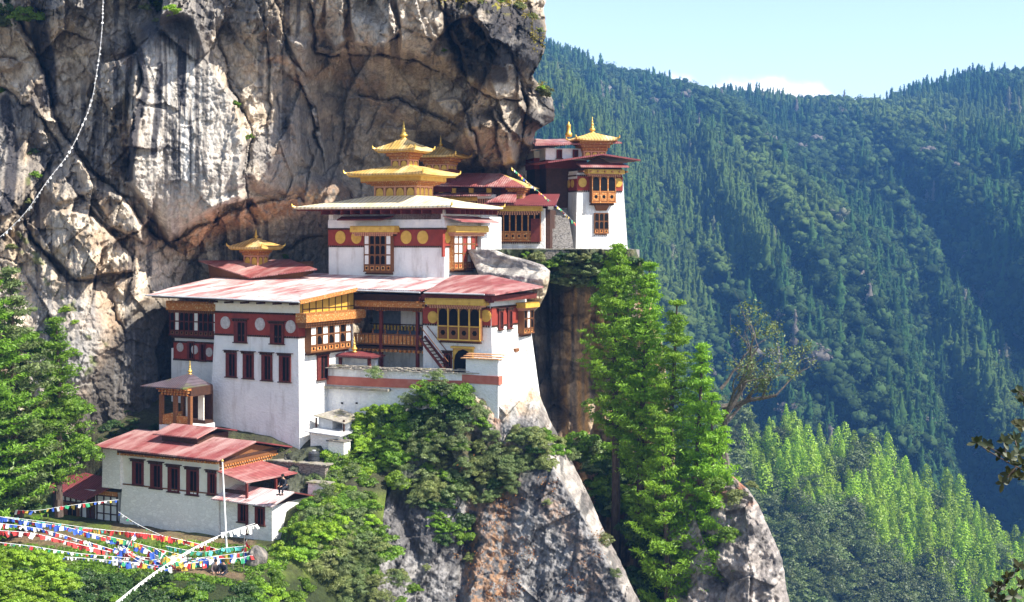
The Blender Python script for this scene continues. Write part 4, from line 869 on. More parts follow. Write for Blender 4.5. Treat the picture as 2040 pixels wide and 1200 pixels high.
a0, a1, c0, c1 = pbox(QF, 670, 706, 750, 716, 0); hip(T, a0, a1, -.7, 1.2, c1-.05, (-.4, .4, 0, .5, c1+.18), 'maroonroof', .14, flare=0)
for x in (a0+.5, a1-.5): MB().box(x-.1, x+.1, -.3, -.1, -1.5, c0+.1).build('post', M['darkred'], T)
MB().box(a0+.4, a1-.4, .5, .8, -1.5, c0).build('back_wall', M['whited'], T)
finial(T, QF.fy(706, 705, 0)[0], 0, c1+.15, 1.15, .2)
# ================= little pavilion at the foot of the cliff =================
PV = Fr(P(372, 850, 102)); T = thing('balcony_pavilion', 'small timber pavilion with mossy tin roof beside the tall white block', 'pavilion', PV)
a0, a1, c0, c1 = pbox(PV, 325, 842, 415, 852, -1.4); MB().box(-1.35, 1.6, -1.4, 1.2, -1.6, .25).build('base_wall', M['white'], T)
for x, y in ((-1.2, -1.3), (1.45, -1.3), (.1, -1.3), (-1.2, 1.0)): MB().box(x-.13, x+.13, y-.13, y+.13, .25, 2.4).build('post', M['wood'], T)
MB().box(-1.2, 1.5, -1.35, -1.25, .3, .95).build('balustrade', M['orange'], T); MB().box(-1.25, -1.15, -1.2, 1.0, .3, .95).build('balustrade', M['orange'], T)
MB().box(.8, 1.3, .3, .4, .25, 2.4).build('back_panel', M['cream'], T); MB().box(-.7, -.2, .7, .8, .25, 2.4).build('back_panel', M['white'], T); MB().box(-1.2, 1.5, 1.0, 1.12, .25, 2.6).build('back_wall', M['darkwood'], T)
MB().box(-1.3, 1.55, .2, 1.1, .26, .5).build('floor_deck', M['darkwood'], T)
q = MB(); m = front(-1.35)
for j in range(3): dentils(q, m, -1.2-.12*j, 1.4+.12*j, 2.4+j*.2, 2.54+j*.2, -.1, .05+.12*j, .26)
q.build('dentil_course', M['orange'], T); MB().box(-1.25, 1.5, -1.3, 1.1, 2.35, 2.98).build('beam', M['darkwood'], T)
hip(T, -2.7, 1.3, -1.9, 1.3, 3.0, (.1, .5, -.2, .1, 3.8), 'mossroof', .08, flare=0); finial(T, .3, .0, 3.8, 1.0, .15)
# ================= lowest long building =================
PB = Fr(P(540, 1078, 92.2)); T = thing('lower_hall', 'long low whitewashed hall at the bottom with bright red roof and five windows', 'building', PB)
MB().loft([(-13.2, -.12, -1.6), (-4.3, -.12, -1.6), (-4.3, 6.4, -1.6), (-13.2, 6.4, -1.6)], [(-13.0, .04, 2.7), (-4.4, .04, 2.7), (-4.4, 6.2, 2.7), (-13.0, 6.2, 2.7)]).build('lower_wall', M['rubble'], T)
MB().box(-12.95, -4.4, .08, 6.2, 2.7, 4.9).build('wall', M['cream'], T)
MB().box(-12.95, -4.4, .0, .08, 2.62, 2.7).build('ledge', M['wood'], T)
for r_ in ((264, 920, 286, 966), (300, 925, 323, 973), (335, 931, 358, 980), (372, 936, 396, 986), (414, 942, 431, 986)): slit(T, front(.08), *pbox(PB, *r_, .05))
q = MB(); dentils(q, front(.08), -13.2, -4.2, 4.72, 4.86, 0, .35, .3); q.build('eave_dentil_course', M['orange'], T); q = MB(); dentils(q, side(-4.4), .1, 6.2, 4.5, 4.62, 0, .3, .25); dentils(q, side(-4.4), .1, 6.2, 4.3, 4.42, 0, .2, .25); q.build('dentil_course', M['orange'], T)
MB().box(-13.2, -4.15, -.25, 6.3, 4.87, 5.05).build('beam', M['darkwood'], T)
s = side(-4.4); gp = [(.1, 4.64), (6.1, 4.64), (6.1, 5.0), (3.24, 5.65), (.1, 5.05)]; MB().poly(gp, s, 0, .2).build('gable_panel', M['wood'], T)
MB().loft([(-15.0, -.85, 5.28), (-3.75, -.85, 5.13), (-3.75, 3.2, 5.88), (-14.6, 3.2, 6.02)], [(-15.0, -.85, 5.18), (-3.75, -.85, 5.03), (-3.75, 3.2, 5.78), (-14.6, 3.2, 5.92)]).build('roof', M['redroof'], T)
MB().loft([(-14.6, 3.2, 6.02), (-3.75, 3.2, 5.88), (-3.65, 7.4, 4.95), (-14.8, 7.4, 5.1)], [(-14.6, 3.2, 5.92), (-3.75, 3.2, 5.78), (-3.65, 7.4, 4.85), (-14.8, 7.4, 5.0)]).build('rear_roof', M['maroonroof'], T)
v = MB().loft([(-11.1, 1.0, 6.18), (-7.1, 1.0, 6.14), (-7.1, 3.1, 6.62), (-11.1, 3.1, 6.66)], [(-11.1, 1.0, 6.1), (-7.1, 1.0, 6.06), (-7.1, 3.1, 6.54), (-11.1, 3.1, 6.58)]).build('roof_vent', M['redroof'], T)
MB().loft([(-11.1, 3.1, 6.66), (-7.1, 3.1, 6.62), (-7.0, 5.2, 6.2), (-11.1, 5.2, 6.24)], [(-11.1, 3.1, 6.58), (-7.1, 3.1, 6.54), (-7.0, 5.2, 6.12), (-11.1, 5.2, 6.16)]).build('rear_sheet', M['maroonroof'], v)
MB().box(-10.7, -7.5, 1.5, 4.8, 5.5, 6.12).build('vent_box', M['darkwood'], v)
# porch and annex at its right end
NF = PB.sub(-2.2, .2, 0); T = thing('annex', 'small white annex with pale faded red roof, two windows, right of the long hall', 'building', NF)
MB().box(-2.1, 2.2, -.1, 3.9, -1.4, 2.25).build('wall', M['rubble'], T)
MB().box(2.2, 2.24, .0, 3.85, -1.3, 2.2).build('side_plaster', M['white'], T)
for r_ in ((475, 1003, 493, 1040), (509, 1010, 528, 1046)): slit(T, front(-.1), *pbox(NF, *r_, -.1), True)
MB().poly([(0, 2.25), (3.9, 2.25), (1.7, 2.8)], side(2.12), -.1, .05).build('gable_panel', M['darkwood'], T)
MB().loft([(-2.2, -.95, 2.52), (2.75, -.85, 2.42), (2.75, 1.6, 2.98), (-2.2, 1.6, 3.08)], [(-2.2, -.95, 2.43), (2.75, -.85, 2.33), (2.75, 1.6, 2.89), (-2.2, 1.6, 2.99)]).build('roof', M['fadedroof'], T)
MB().loft([(-2.2, 1.6, 3.08), (2.75, 1.6, 2.98), (2.75, 4.3, 2.25), (-2.2, 4.3, 2.35)], [(-2.2, 1.6, 2.99), (2.75, 1.6, 2.89), (2.75, 4.3, 2.16), (-2.2, 4.3, 2.26)]).build('rear_roof', M['redroof'], T)
YF = PB.sub(-2.9, .8, 2.6); T = thing('porch', 'little open porch with patched red roof against the gable of the long hall', 'porch', YF)
MB().loft([(-1.3, -1.1, 1.68), (1.0, -1.0, 1.12), (1.3, 4.6, 1.0), (-1.4, 3.6, 1.75)], [(-1.3, -1.1, 1.6), (1.0, -1.0, 1.04), (1.3, 4.6, .92), (-1.4, 3.6, 1.67)]).build('roof', M['redroof'], T)
for x, y in ((.9, -.8), (1.0, 2.2), (1.1, 4.2)): MB().box(x-.07, x+.07, y-.07, y+.07, -2.4, 1.02).build('post', M['darkred'], T)
MB().box(-1.3, .9, 3.9, 4.2, -2.4, .9).build('back_wall', M['darkwood'], T); MB().box(-1.35, .6, -.4, -.3, -1.0, .4).build('rail_panel', M['darkwood'], T)
# left annex with framed white panels
AF = PB.sub(-13.74, .3, 0); T = thing('framed_annex', 'low maroon roofed annex with white panels in dark timber framing', 'building', AF)
MB().box(-6.2, 0, .1, 4.5, -1.8, 1.9).build('wall', M['glasswhite'], T); q = MB(); m = front(.1)
for x in np.linspace(-6.1, -2.9, 7): q.box(x-.05, x+.05, 0, .07, -1.4, 1.6, m)
for x in (-2.75, -2.3): q.box(x-.14, x+.14, 0, .12, -1.4, 1.75, m)
for x in (-1.95, -1.3, -.65, -.05): q.box(x-.04, x+.04, 0, .07, -.3, 1.6, m)
for z in (-.28, .35, .98, 1.6): q.box(-1.95, 0, 0, .06, z-.035, z+.035, m)
for z in (.9, 1.55): q.box(-6.2, -2.9, 0, .06, z-.04, z+.04, m)
q.build('timber_frame', M['darkwood'], T); slit(T, front(.05), -5.2, -3.6, -.7, .85, False, 'wood'); MB().box(-2.62, -2.42, 0, .06, -1.4, 1.5, m).build('door', M['darkred'], T)
MB().loft([(-6.5, -.7, 1.75), (-2.3, -.9, 1.35), (.7, .5, 2.95), (-2.2, 4.6, 4.0), (-6.3, 3.6, 2.9)], [(-6.5, -.7, 1.66), (-2.3, -.9, 1.26), (.7, .5, 2.86), (-2.2, 4.6, 3.9), (-6.3, 3.6, 2.8)]).build('roof', M['maroonroof'], T)
MB().box(-1.9, 0, 0.02, .1, 1.65, 1.95).build('carved_board', M['orange'], T)
# ruined bit of masonry behind it
def rubble_block(name, label, cat, F, x0, x1, y0, y1, z0, z1, mat='rubble', cap=None):
    T = thing(name, label, cat, F); walls(T, x0, x1, y0, y1, z0, z1, mat, .05, .05, .05)
    if cap: 
        q = MB(); rr = random.Random(len(label)); x = x0-.12
        while x < x1: w = rr.uniform(.25, .5); q.box(x, min(x+w*.95, x1+.15), y0-.12+rr.uniform(-.04, .04), y1+.12, z1+rr.uniform(0, .03), z1+rr.uniform(.07, .12)); x += w
        q.build('coping', M[cap], T)
    return T
F = Fr(P(222, 930, 98.5)); rubble_block('ruined_wall', 'crumbling whitewashed masonry stub left of the long red roof', 'wall', F, -.8, .8, 0, 1, -1.5, 1.3, 'rubble', 'stone')
# stone yard wall, sheds, water tank right of the hall
F = Fr(P(600, 975, 97.5)); T = rubble_block('yard_wall', 'dark dry stone yard wall behind the porch', 'wall', F, -3.0, 2.0, 0, .7, -2.2, 1.75, 'drystone', 'slate')
F = Fr(P(672, 905, 98.3)); rubble_block('wall_pillar', 'upright whitewashed pillar with flat stone cap near the water tank', 'pillar', F, -.75, .55, 0, .8, -1.9, .85, 'rubble', 'stone')
F = Fr(P(632, 975, 95.5)); rubble_block('low_wall', 'low crumbling white block at the edge of the yard', 'wall', F, -.75, .75, 0, .8, -1.0, .35, 'rubble', 'slate')
F = Fr(P(622, 918, 98.0)); T = thing('water_tank', 'black ribbed water tank standing on the yard wall', 'water tank', F)
MB().lathe((0, .2, 0), [(.38, -.25), (.40, -.2), (.40, 0), (.36, .03), (.40, .06), (.40, .25), (.36, .28), (.40, .31), (.40, .5), (.3, .6), (.12, .64)], 20).build('barrel', M['iron'], T, False); MB().lathe((0, .2, .64), [(.13, 0), (.14, .05), (.1, .08)], 12).build('lid', M['tin'], T)
F = Fr(P(652, 880, 99.3)); T = thing('shed', 'whitewashed shed with flat grey tin roof below the terrace wall', 'shed', F)
MB().box(-1.45, 1.0, 0, 2.6, -2.2, .62).build('wall', M['rubble'], T); MB().box(1.0, 1.04, .1, 2.5, -2.1, .6).build('side_plaster', M['white'], T)
MB().loft([(-1.7, -.3, .66), (1.3, -.3, .5), (1.3, 2.9, .72), (-1.7, 2.9, .9)], [(-1.7, -.3, .6), (1.3, -.3, .44), (1.3, 2.9, .66), (-1.7, 2.9, .84)]).build('roof', M['tin'], T)
MB().box(-.9, -.5, -.03, 0, -1.0, -.5).build('hatch', M['pane'], T)
F = Fr(P(655, 838, 100.3)); T = thing('lean_to', 'grey lean-to with rusty sheet roof tucked against the white wall', 'shed', F)
MB().box(-1.1, .1, .3, 1.6, -1.0, .1).build('tank', M['tin'], T); MB().lathe((.95, .9, -.9), [(.35, 0), (.35, .8), (.2, .9)], 14).build('drum', M['tin'], T)
MB().loft([(-1.35, .0, .3), (1.35, .0, -.12), (1.5, 1.9, .12), (-.4, 1.9, .62)], [(-1.35, .0, .24), (1.35, .0, -.18), (1.5, 1.9, .06), (-.4, 1.9, .56)]).build('roof', M['slate'], T)
for x in (-1.2, 1.2): MB().box(x-.05, x+.05, .1, .2, -1.2, .1).build('post', M['darkwood'], T)
# ================= rear halls under the overhang =================
CF = Fr(P(868, 396, 122.3), -8); T = thing('rear_hall', 'red roofed hall under the rock overhang, behind the golden temple', 'building', CF)
cw = lambda px, py, y: CF.fy(px, py, y)
MB().box(-1, 7.6, .6, 5, -2.5, 1.0).build('wall', M['darkred'], T); MB().box(-.6, 5.6, .4, .6, -.9, .95).build('wall_shade_board', M['darkwood'], T)
x1, zz = cw(1048, 371, -1.2); MB().loft([(-2.2, -1.2, 1.18), (8.0, -1.2, .98), (5.2, 3.6, 2.32), (.2, 3.6, 2.4)], [(-2.2, -1.2, 1.08), (8.0, -1.2, .88), (5.2, 3.6, 2.2), (.2, 3.6, 2.28)]).build('roof', M['redroof'], T)
MB().loft([(8.0, -1.2, .98), (8.6, 3.9, 1.0), (5.2, 3.6, 2.32)], [(8.0, -1.2, .88), (8.6, 3.9, .9), (5.2, 3.6, 2.2)]).build('roof_end', M['goldroof'], T)
a0, a1, c0, c1 = pbox(CF, 862, 386, 968, 389, -1.0); MB().slab([(a0, -1.2, c0), (5.0, -1.2, c0), (5.0, .4, c0+.28), (a0, .4, c0+.28)], .1).build('awning', M['redroof'], T)
a0, a1, c0, c1 = pbox(CF, 865, 394, 950, 401, -.4); cornice(T, front(.4), a0, a1, c0, c1, 0, .6)
a0, a1, c0, c1 = pbox(CF, 951, 388, 988, 396, .0); MB().box(a0, a1, -.1, .4, c0, c1).build('plaster_band', M['whited'], T); q = MB(); dentils(q, front(-.1), a0, a1, c0-.45, c0, 0, .05, .2); q.build('dentil_course', M['pink'], T)
for px in (880, 905, 940, 975): x = cw(px, 375, .5)[0]; MB().box(x-.2, x+.2, .1, .4, .1, .9).build('beam_end', M['gold'], T)
q = lantern(T, cw(1018, 380, 0)[0], cw(1042, 380, 0)[0], -.1, 1.1, -.05, .35, .88, 3, 3)
BF = Fr(P(876, 338, 123), -18); T = thing('gilded_pavilion', 'second golden roofed lantern with thin spire, just right of the main spire', 'pavilion', BF)
MB().box(-1.3, 1.3, -.8, 1.6, -2, -.0).build('base_wall', M['darkred'], T)
lantern(T, -1.05, 1.05, -.8, 1.3, -.1, .42, 1.1, 3, 3); hip(T, -2.05, 2.05, -1.7, 2.2, 1.15, (-.25, .25, 0, .5, 2.0), 'goldroof', .14, flare=.1); MB().box(-1.8, 1.8, -1.45, 1.95, .98, 1.03).build('soffit', M['gold'], T)
horns(T, -2.05, 2.05, -1.7, 2.2, 1.22, .34); finial(T, 0, .25, 1.95, 1.05, .19)
# window hall with pointed arches
DF = Fr(P(990, 495, 119.8), -8); T = thing('window_hall', 'low hall whose front is a row of dark pointed arches under a gold beam', 'building', DF)
MB().box(-1.6, 3.75, .0, 5, -.5, 3.3).build('wall', M['white'], T); MB().box(3.76, 4.5, .6, 5, -.5, 3.3).build('shade_board', M['darkwood'], T)  # dark board stands in for the black shadow beside the hall
a0, a1, c0, c1 = pbox(DF, 992, 423, 1078, 480, 0); rabsel(T, front(0), a0, a1, c0, c1, 7, 1, .3, .32, (), 'wood', 'orange', 'orange')
a0, a1, c0, c1 = pbox(DF, 1058, 436, 1076, 482, -.35); MB().box(a0, a1, -.5, -.3, c0, c1).build('door', M['darkred'], T)
a0, a1, c0, c1 = pbox(DF, 985, 411, 1080, 421, -.4); cornice(T, front(0), a0, a1, c0, c1, 0, .9)
MB().slab([(-1.0, -1.6, 3.75), (5.2, -1.6, 3.62), (4.9, 4.6, 4.75), (1.0, 4.6, 4.75)], .1).build('roof', M['maroonroof'], T)
MB().slab([(-.6, -1.9, 3.95), (1.9, -1.9, 3.9), (1.5, 1.6, 4.85), (.7, 1.6, 4.85)], .1).build('upper_roof', M['redroof'], T)
MB().slab([(-2.9, -2.4, 3.35), (-1.6, -2.8, 2.75), (-1.4, 1.0, 3.1), (-2.7, 1.0, 3.6)], .1).build('side_roof', M['redroof'], T)
MB().box(-2.9, -1.6, -.6, 4, -.7, 3.0).build('side_wall', M['white'], T); slit(T, front(-.6), -2.75, -2.3, .9, 2.9, False)
MB().box(3.76, 4.1, 0, .5, -.5, 3.4).build('corner_post', M['white'], T)
# terrace they stand on
TF = Fr(P(1000, 499, 119.3), 0)
tb = MB(); tb.slab([(-6, -0.2, 0), (3.5, -.2, 0), (8.2, -.3, 0), (11.2, 1.0, 0), (12.2, 6, 0), (12, 16, 0), (-6, 16, 0)], 1.0); o = tb.build('terrace', M['step'], None); o.location = TF.O; tag(o, 'flagged stone terrace of the upper buildings', kind='structure')
T = thing('terrace_edge_wall', 'thin dry stone edge along the upper terrace over the gully', 'wall', TF); MB().box(-.5, 8.1, -.42, -.12, -.75, .06).build('wall', M['stone'], T); q = MB(); rr = random.Random(6); x = -.6
while x < 8.2: w = rr.uniform(.3, .7); q.box(x, x+w*.95, -.5, -.05, .065, .14+rr.uniform(0, .03)); x += w
q.build('coping', M['slate'], T)
# stone stair between the hall and the right tower
F = Fr(P(1112, 495, 121.5), 4); T = thing('stone_stair', 'steep grey stone steps climbing beside the right-hand tower', 'stair', F)
q = MB()
for i in range(20): q.box(.0, 1.35, i*.34, i*.34+.36, i*.225-.3, i*.225+.22)
q.build('step', M['step'], T)
for i, (y0, h) in enumerate(((0, 1.2), (1.8, 2.4), (3.6, 3.4))): MB().box(-.55, -.05, y0, y0+1.75, -.3, h+.5).build('side_wall', M['step'], T)
# ================= right-hand tower =================
E = Fr(P(1148, 495, 125), 20); T = thing('cliff_edge_tower', 'white tapering tower standing alone on the cliff edge, with one carved bay window', 'tower', E)
walls(T, .1, 4.5, 0, 3.6, -.6, 6.9, 'white', .15, .55)
MB().box(-.1, .6, 2.6, 3.4, -.5, 5.0).build('rear_wall', M['whited'], T)
a0, a1, c0, c1 = pbox(E, 1152, 352, 1238, 380); frz(T, front(0), .08, 4.52, c0, c1); frz(T, lside(.1), 0, 3.6, c0, c1)
for px in (1160, 1231): a, c = E.fy(px, 364); disc(T, front(0), a, c, .4, 'gold')
for a in (1.0, 1.9, 2.8): disc(T, lside(.1), a, (c0+c1)/2, .35, 'gold')
a0, a1, c0, c1 = pbox(E, 1174, 352, 1221, 404); rabsel(T, front(0), a0, a1, c0, c1, 3, 1, .6, .42, (), 'wood', 'orange', 'orange')
a0, a1, c0, c1 = pbox(E, 1166, 340, 1239, 347, -.3); cornice(T, front(0), a0, a1, c0, c1, 0, .95)
a0, a1, c0, c1 = pbox(E, 1183, 425, 1211, 465); rabsel(T, front(0), a0, a1, c0, c1, 3, 2, .12, .2, (), 'wood', 'wood', 'orange', name='window')
a0, a1, c0, c1 = pbox(E, 1183, 404, 1211, 420); MB().loft([(a0+.2, 0, c0), (a1-.2, 0, c0), (a1-.2, -.15, c0), (a0+.2, -.15, c0)], [(a0-.1, 0, c1), (a1+.1, 0, c1), (a1+.1, -.5, c1), (a0-.1, -.5, c1)]).build('corbel', M['wood'], T)
a0, a1, c0, c1 = pbox(E, 1154, 326, 1250, 330, -.9); MB().slab([(a0, -1.3, c0-.1), (a1, -1.3, c0-.05), (a1-.1, .1, c0+.3), (a0+.1, .1, c0+.25)], .12).build('awning', M['redroof'], T)
slit(T, lside(.2), .6, 1.3, .1, 2.3, False)
# low-pitched gable roof, its end towards the viewer
ap = E.fy(1201, 306, -1.3); le = E.fy(1092, 322, -1.3); re = E.fy(1276, 318, -1.3)
for nm, (p, q_) in (('roof', (le, ap)), ('right_roof', (ap, re))):
    MB().loft([(p[0], -1.3, p[1]), (q_[0], -1.3, q_[1]), (q_[0], 4.6, q_[1]), (p[0], 4.6, p[1])], [(p[0], -1.3, p[1]-.14), (q_[0], -1.3, q_[1]-.14), (q_[0], 4.6, q_[1]-.14), (p[0], 4.6, p[1]-.14)]).build(nm, M['maroonroof'], T)
MB().poly([(.1, 6.7), (4.5, 6.7), (4.5, 7.15), (ap[0], ap[1]-.2), (.1, 6.95)], front(0), -.3, 0).build('gable_panel', M['darkwood'], T)
q = MB()
for i in range(7): x = .2+i*.7; q.box(x, x+.14, -1.1, 0, 6.75, 6.9)
q.build('rafter_row', M['wood'], T)
MB().box(.05, 4.52, -.02, 3.6, 6.2, 6.68).build('plaster_band', M['whited'], T)
# gilded lantern and ridge ornaments behind it
UF = Fr(P(1180, 330, 127.5), 12); T = thing('tower_lantern_hall', 'upper hall with red roof and gilded lantern behind the right-hand tower', 'building', UF)
MB().box(-4.4, -.6, -.2, 3.6, .46, 1.5).build('wall', M['whited'], T); MB().box(-4.3, -.6, -.1, 3.6, -5.5, .46).build('lower_wall', M['darkwood'], T); MB().box(-4.42, -.58, -.26, 3.6, -.3, .45).build('frieze', M['darkred'], T)  # lower wall coloured dark to imitate the deep shade left of the tower
for nm, a in (('window', -3.4), ('window', -1.9)): slit(T, front(-.26), a, a+.5, .6, 1.4, False)
MB().slab([(-5.6, -1.2, 1.75), (2.4, -1.4, 2.05), (1.8, 3, 2.75), (-4.6, 4, 2.55)], .12).build('roof', M['redroof'], T)
MB().slab([(1.0, -1.0, 2.45), (2.35, -1.0, 2.1), (2.35, 3, 2.3), (1.0, 3, 2.7)], .1).build('right_roof', M['maroonroof'], T)
lantern(T, -1.0, 1.0, -.9, .8, .55, 1.25, 2.1, 3, 3); hip(T, -1.9, 1.95, -1.7, 1.6, 2.3, (-.25, .25, -.2, .2, 2.95), 'goldroof', .14, flare=.14); MB().box(-1.7, 1.7, -1.5, 1.4, 2.12, 2.16).build('soffit', M['gold'], T)
horns(T, -1.9, 1.95, -1.7, 1.6, 2.4, .34); finial(T, 0, 0, 2.92, 1.5, .25)
T2 = Fr(P(1133, 265, 127.5), 12); T = thing('roof_spire', 'small free-standing gilt spire on the ridge left of the tower lantern', 'ornament', T2); MB().lathe((0, 0, -.35), [(.3, 0), (.32, .3), (.2, .4), (.18, .9), (.22, 1.0), (.1, 1.2), (.02, 1.4)], 12).build('finial', M['gilt'], T, True)
UF2 = Fr(P(1100, 296, 129), 12); T = thing('ridge_building', 'red roofed building tucked against the rock left of the right-hand tower', 'building', UF2)
MB().slab([(-2.2, -.6, -.2), (2.2, -.8, .55), (2.2, 4, .95), (-1.2, 4, 1.2)], .12).build('roof', M['fadedroof'], T); MB().box(-1.7, 2.0, 0, 3.6, -.88, -.25).build('wall', M['cream'], T); MB().box(-1.6, 1.9, .1, 3.6, -6.5, -1.9).build('lower_wall', M['darkwood'], T)  # dark lower wall carries the gap's shadow in its colour
MB().box(-1.72, 2.02, -.05, 3.6, -1.9, -.9).build('frieze', M['red'], T); MB().slab([(-2.0, -2.4, -1.55), (3.2, -2.4, -.75), (3.2, 1.0, -.6), (-2.0, 1.0, -1.2)], .12).build('lower_roof', M['redroof'], T)
# ================= foliage kit =================
RNG = np.random.default_rng(11)
def leaves(C, size, nrm=None, asp=.55, jit=.6, rng=RNG):
    """one rhombic leaf per centre, facing roughly along nrm"""
    n = len(C); d = rng.normal(size=(n, 3))
    if nrm is not None: d = d*jit+nrm
    d /= np.linalg.norm(d, axis=1)[:, None]+1e-9; r = rng.normal(size=(n, 3)); u = np.cross(d, r); u /= np.linalg.norm(u, axis=1)[:, None]+1e-9; v = np.cross(d, u)
    s = (np.asarray(size)*rng.uniform(.6, 1.3, n))[:, None]; u = u*s; v = v*s*asp
    V = np.stack([C-u, C+v*.9-u*.1, C+u, C-v*.9+u*.1], 1).reshape(-1, 3); return V, np.arange(4*n).reshape(n, 4)
def crown(nc, nl, leaf, seed, sx=1., sz=.8, up=.5, cr=.34, low=-.25, asp=.55, jit=.45):
    """foliage as leaf-covered clumps spread through a ragged volume of about unit radius"""
    g = np.random.default_rng(seed); C = []; Nn = []; S = []
    for i in range(nc):
        d = g.normal(size=3); d[2] = d[2]*.8+up*.6; d /= np.linalg.norm(d); d[2] = max(d[2], low); r = g.uniform(.35, .95); c = d*r*np.array([sx, sx, sz]); k = cr*g.uniform(.6, 1.25)
        e = g.normal(size=(nl, 3)); e /= np.linalg.norm(e, axis=1)[:, None]; e[:, 2] = np.abs(e[:, 2])*.9-.25; rr = k*g.uniform(.55, 1.05, nl)**.6
        C.append(c+e*rr[:, None]*np.array([1, 1, .75])); Nn.append(e*1.0+np.array([0, 0, .35])); S.append(c)
    V, F = leaves(np.concatenate(C), leaf, np.concatenate(Nn), asp, jit, g)
    b = np.array([0, 0, low*sz-.1]); w = leaf*.16; n = len(V); SV = []   # thin limbs from the foot to every clump
    for c in S: SV += [b+np.array([w, 0, 0]), b-np.array([w, 0, 0]), c-np.array([w*.4, 0, 0]), c+np.array([w*.4, 0, 0])]
    return np.concatenate([V, np.array(SV)]), np.concatenate([F, np.arange(n, n+len(SV)).reshape(-1, 4)])
PROTO = {}
def proto(key, fn):
    if key not in PROTO:
        V, F = fn(); o = npmesh(key[0], V, F, None); me = o.data; bpy.data.objects.remove(o); PROTO[key] = me
    return PROTO[key]
def setmat(o, mat):
    if not o.data.materials: o.data.materials.append(M['leaf'])
    o.material_slots[0].link = 'OBJECT'; o.material_slots[0].material = M[mat]
SHR = [lambda s=s: crown(26, 130, .075, s, 1.0, .75, .5, .30) for s in range(4)]+[lambda s=s: crown(34, 80, .09, s, 1.0, .95, .8, .28, -.3, .22) for s in range(4, 7)]
GRP = {'leaf': ('leafy fresh green shrub in the thicket on the rock', 'green shrubs on the outcrop'), 'leafy': ('bright yellow-green shrub on the sunlit bank', 'yellow-green shrubs on the bank'),
    'leafd': ('dark green shrub in the shaded thicket', 'dark shrubs among the rocks'), 'leafo': ('olive brushy shrub at the edge of the rock', 'olive shrubs on the rock edge'), 'leafg': ('grey-green feathery shrub on the rock slope', 'grey-green shrubs on the slope')}
def shrub(px, py, Y, rpx, mat, kind=None, label=None, group=None, sz=1, name=None):
    r = rpx/FPX*Y; k = random.randrange(4) if kind is None else kind
    name = name or ('bush' if label else 'shrub'); o = bpy.data.objects.new(name, proto(('shrub', k), SHR[k])); COL.objects.link(o); setmat(o, mat)
    o.location = P(px, py, Y)-Vector((0, 0, r*.25)); o.rotation_euler = (random.uniform(-.3, .3), random.uniform(-.3, .3), random.uniform(0, 6.3)); s = r*random.uniform(.9, 1.1); o.scale = (s, s, s*sz)
    return tag(o, label or GRP[mat][0], name.replace('_', ' '), group or GRP[mat][1])
def in_poly(poly, n, rng):
    p = np.array(poly, float); lo, hi = p.min(0), p.max(0); out = []
    while len(out) < n:
        q = rng.uniform(lo, hi); 
        if polydist(np.array([q[0]]), np.array([q[1]]), poly)[0] > 0 and all((q[0]-a)**2+(q[1]-b)**2 > 15**2 for a, b in out[-60:]) or rng.random() < .02: out.append((q[0], q[1]))
    return out
def prowY(px, py): return min(float(prY(np.array([px*1.]), np.array([py*1.]))[0]), float(np.interp(px, [560, 650, 780, 900, 960, 1000], [104, 102.4, 100.2, 98.6, 98.2, 110])))
def groundY(px, py):
    Ys = np.linspace(60, 111, 400); X = (px-HX)/FPX*Ys; z = (HY-py)/FPX*Ys; h = np.where(z < ground_z(X, Ys))[0]; return float(Ys[h[0]]) if len(h) else 95.
# ---- thicket on the prow ----
g = np.random.default_rng(5); random.seed(5)
def pick(w): return random.choices(list(w), list(w.values()))[0]
ZON = [([(700, 838), (765, 815), (800, 860), (770, 960), (700, 975), (680, 900)], 26, (24, 36), {'leafy': 5, 'leaf': 3}, prowY),
    ([(760, 820), (850, 762), (940, 775), (965, 850), (900, 900), (790, 890)], 26, (22, 36), {'leaf': 5, 'leafd': 2, 'leafg': 4}, prowY),
    ([(780, 890), (900, 890), (950, 960), (880, 1010), (800, 985), (770, 950)], 24, (22, 34), {'leafg': 5, 'leaf': 3, 'leafd': 1, 'leafo': 3}, prowY),
    ([(900, 870), (1040, 850), (1095, 900), (1080, 945), (1030, 985), (950, 1000), (920, 950)], 30, (18, 30), {'leafg': 5, 'leafo': 4, 'leafd': 1}, prowY),
    ([(850, 1000), (935, 1000), (925, 1060), (880, 1080)], 9, (20, 28), {'leafd': 4, 'leaf': 2}, prowY),
    ([(1065, 850), (1100, 850), (1130, 900), (1080, 900)], 6, (20, 30), {'leafo': 3, 'leaf': 2}, prowY),
    ([(640, 940), (690, 920), (710, 1000), (740, 1080), (660, 1060)], 14, (24, 36), {'leafg': 4, 'leaf': 2}, None),
    ([(560, 1060), (640, 1010), (700, 1060), (690, 1100), (600, 1110), (545, 1100)], 18, (22, 32), {'leafy': 5, 'leaf': 3}, None),
    ([(700, 1060), (770, 1050), (790, 1120), (800, 1180), (740, 1190), (640, 1160), (620, 1110)], 24, (24, 38), {'leafg': 4, 'leafo': 4, 'leaf': 2}, None),
    ([(490, 1110), (560, 1110), (620, 1160), (600, 1240), (500, 1240), (470, 1170)], 16, (22, 36), {'leaf': 3, 'leafy': 3, 'leafg': 1}, None),
    ([(640, 895), (690, 900), (742, 960), (745, 1060), (690, 1010), (650, 950)], 18, (22, 32), {'leaf': 4, 'leafy': 3, 'leafg': 2}, lambda a, b: min(groundY(a, b), prowY(a, b))), ([(625, 985), (700, 1000), (735, 1060), (700, 1090), (620, 1030)], 12, (24, 34), {'leaf': 3, 'leafg': 2, 'leafy': 2}, None), ([(560, 985), (640, 1000), (620, 1040), (600, 1050)], 4, (14, 20), {'leafy': 2, 'leaf': 2}, None),
    ([(620, 1170), (700, 1180), (720, 1240), (600, 1250)], 8, (24, 34), {'leafd': 2, 'leafg': 3}, None)]
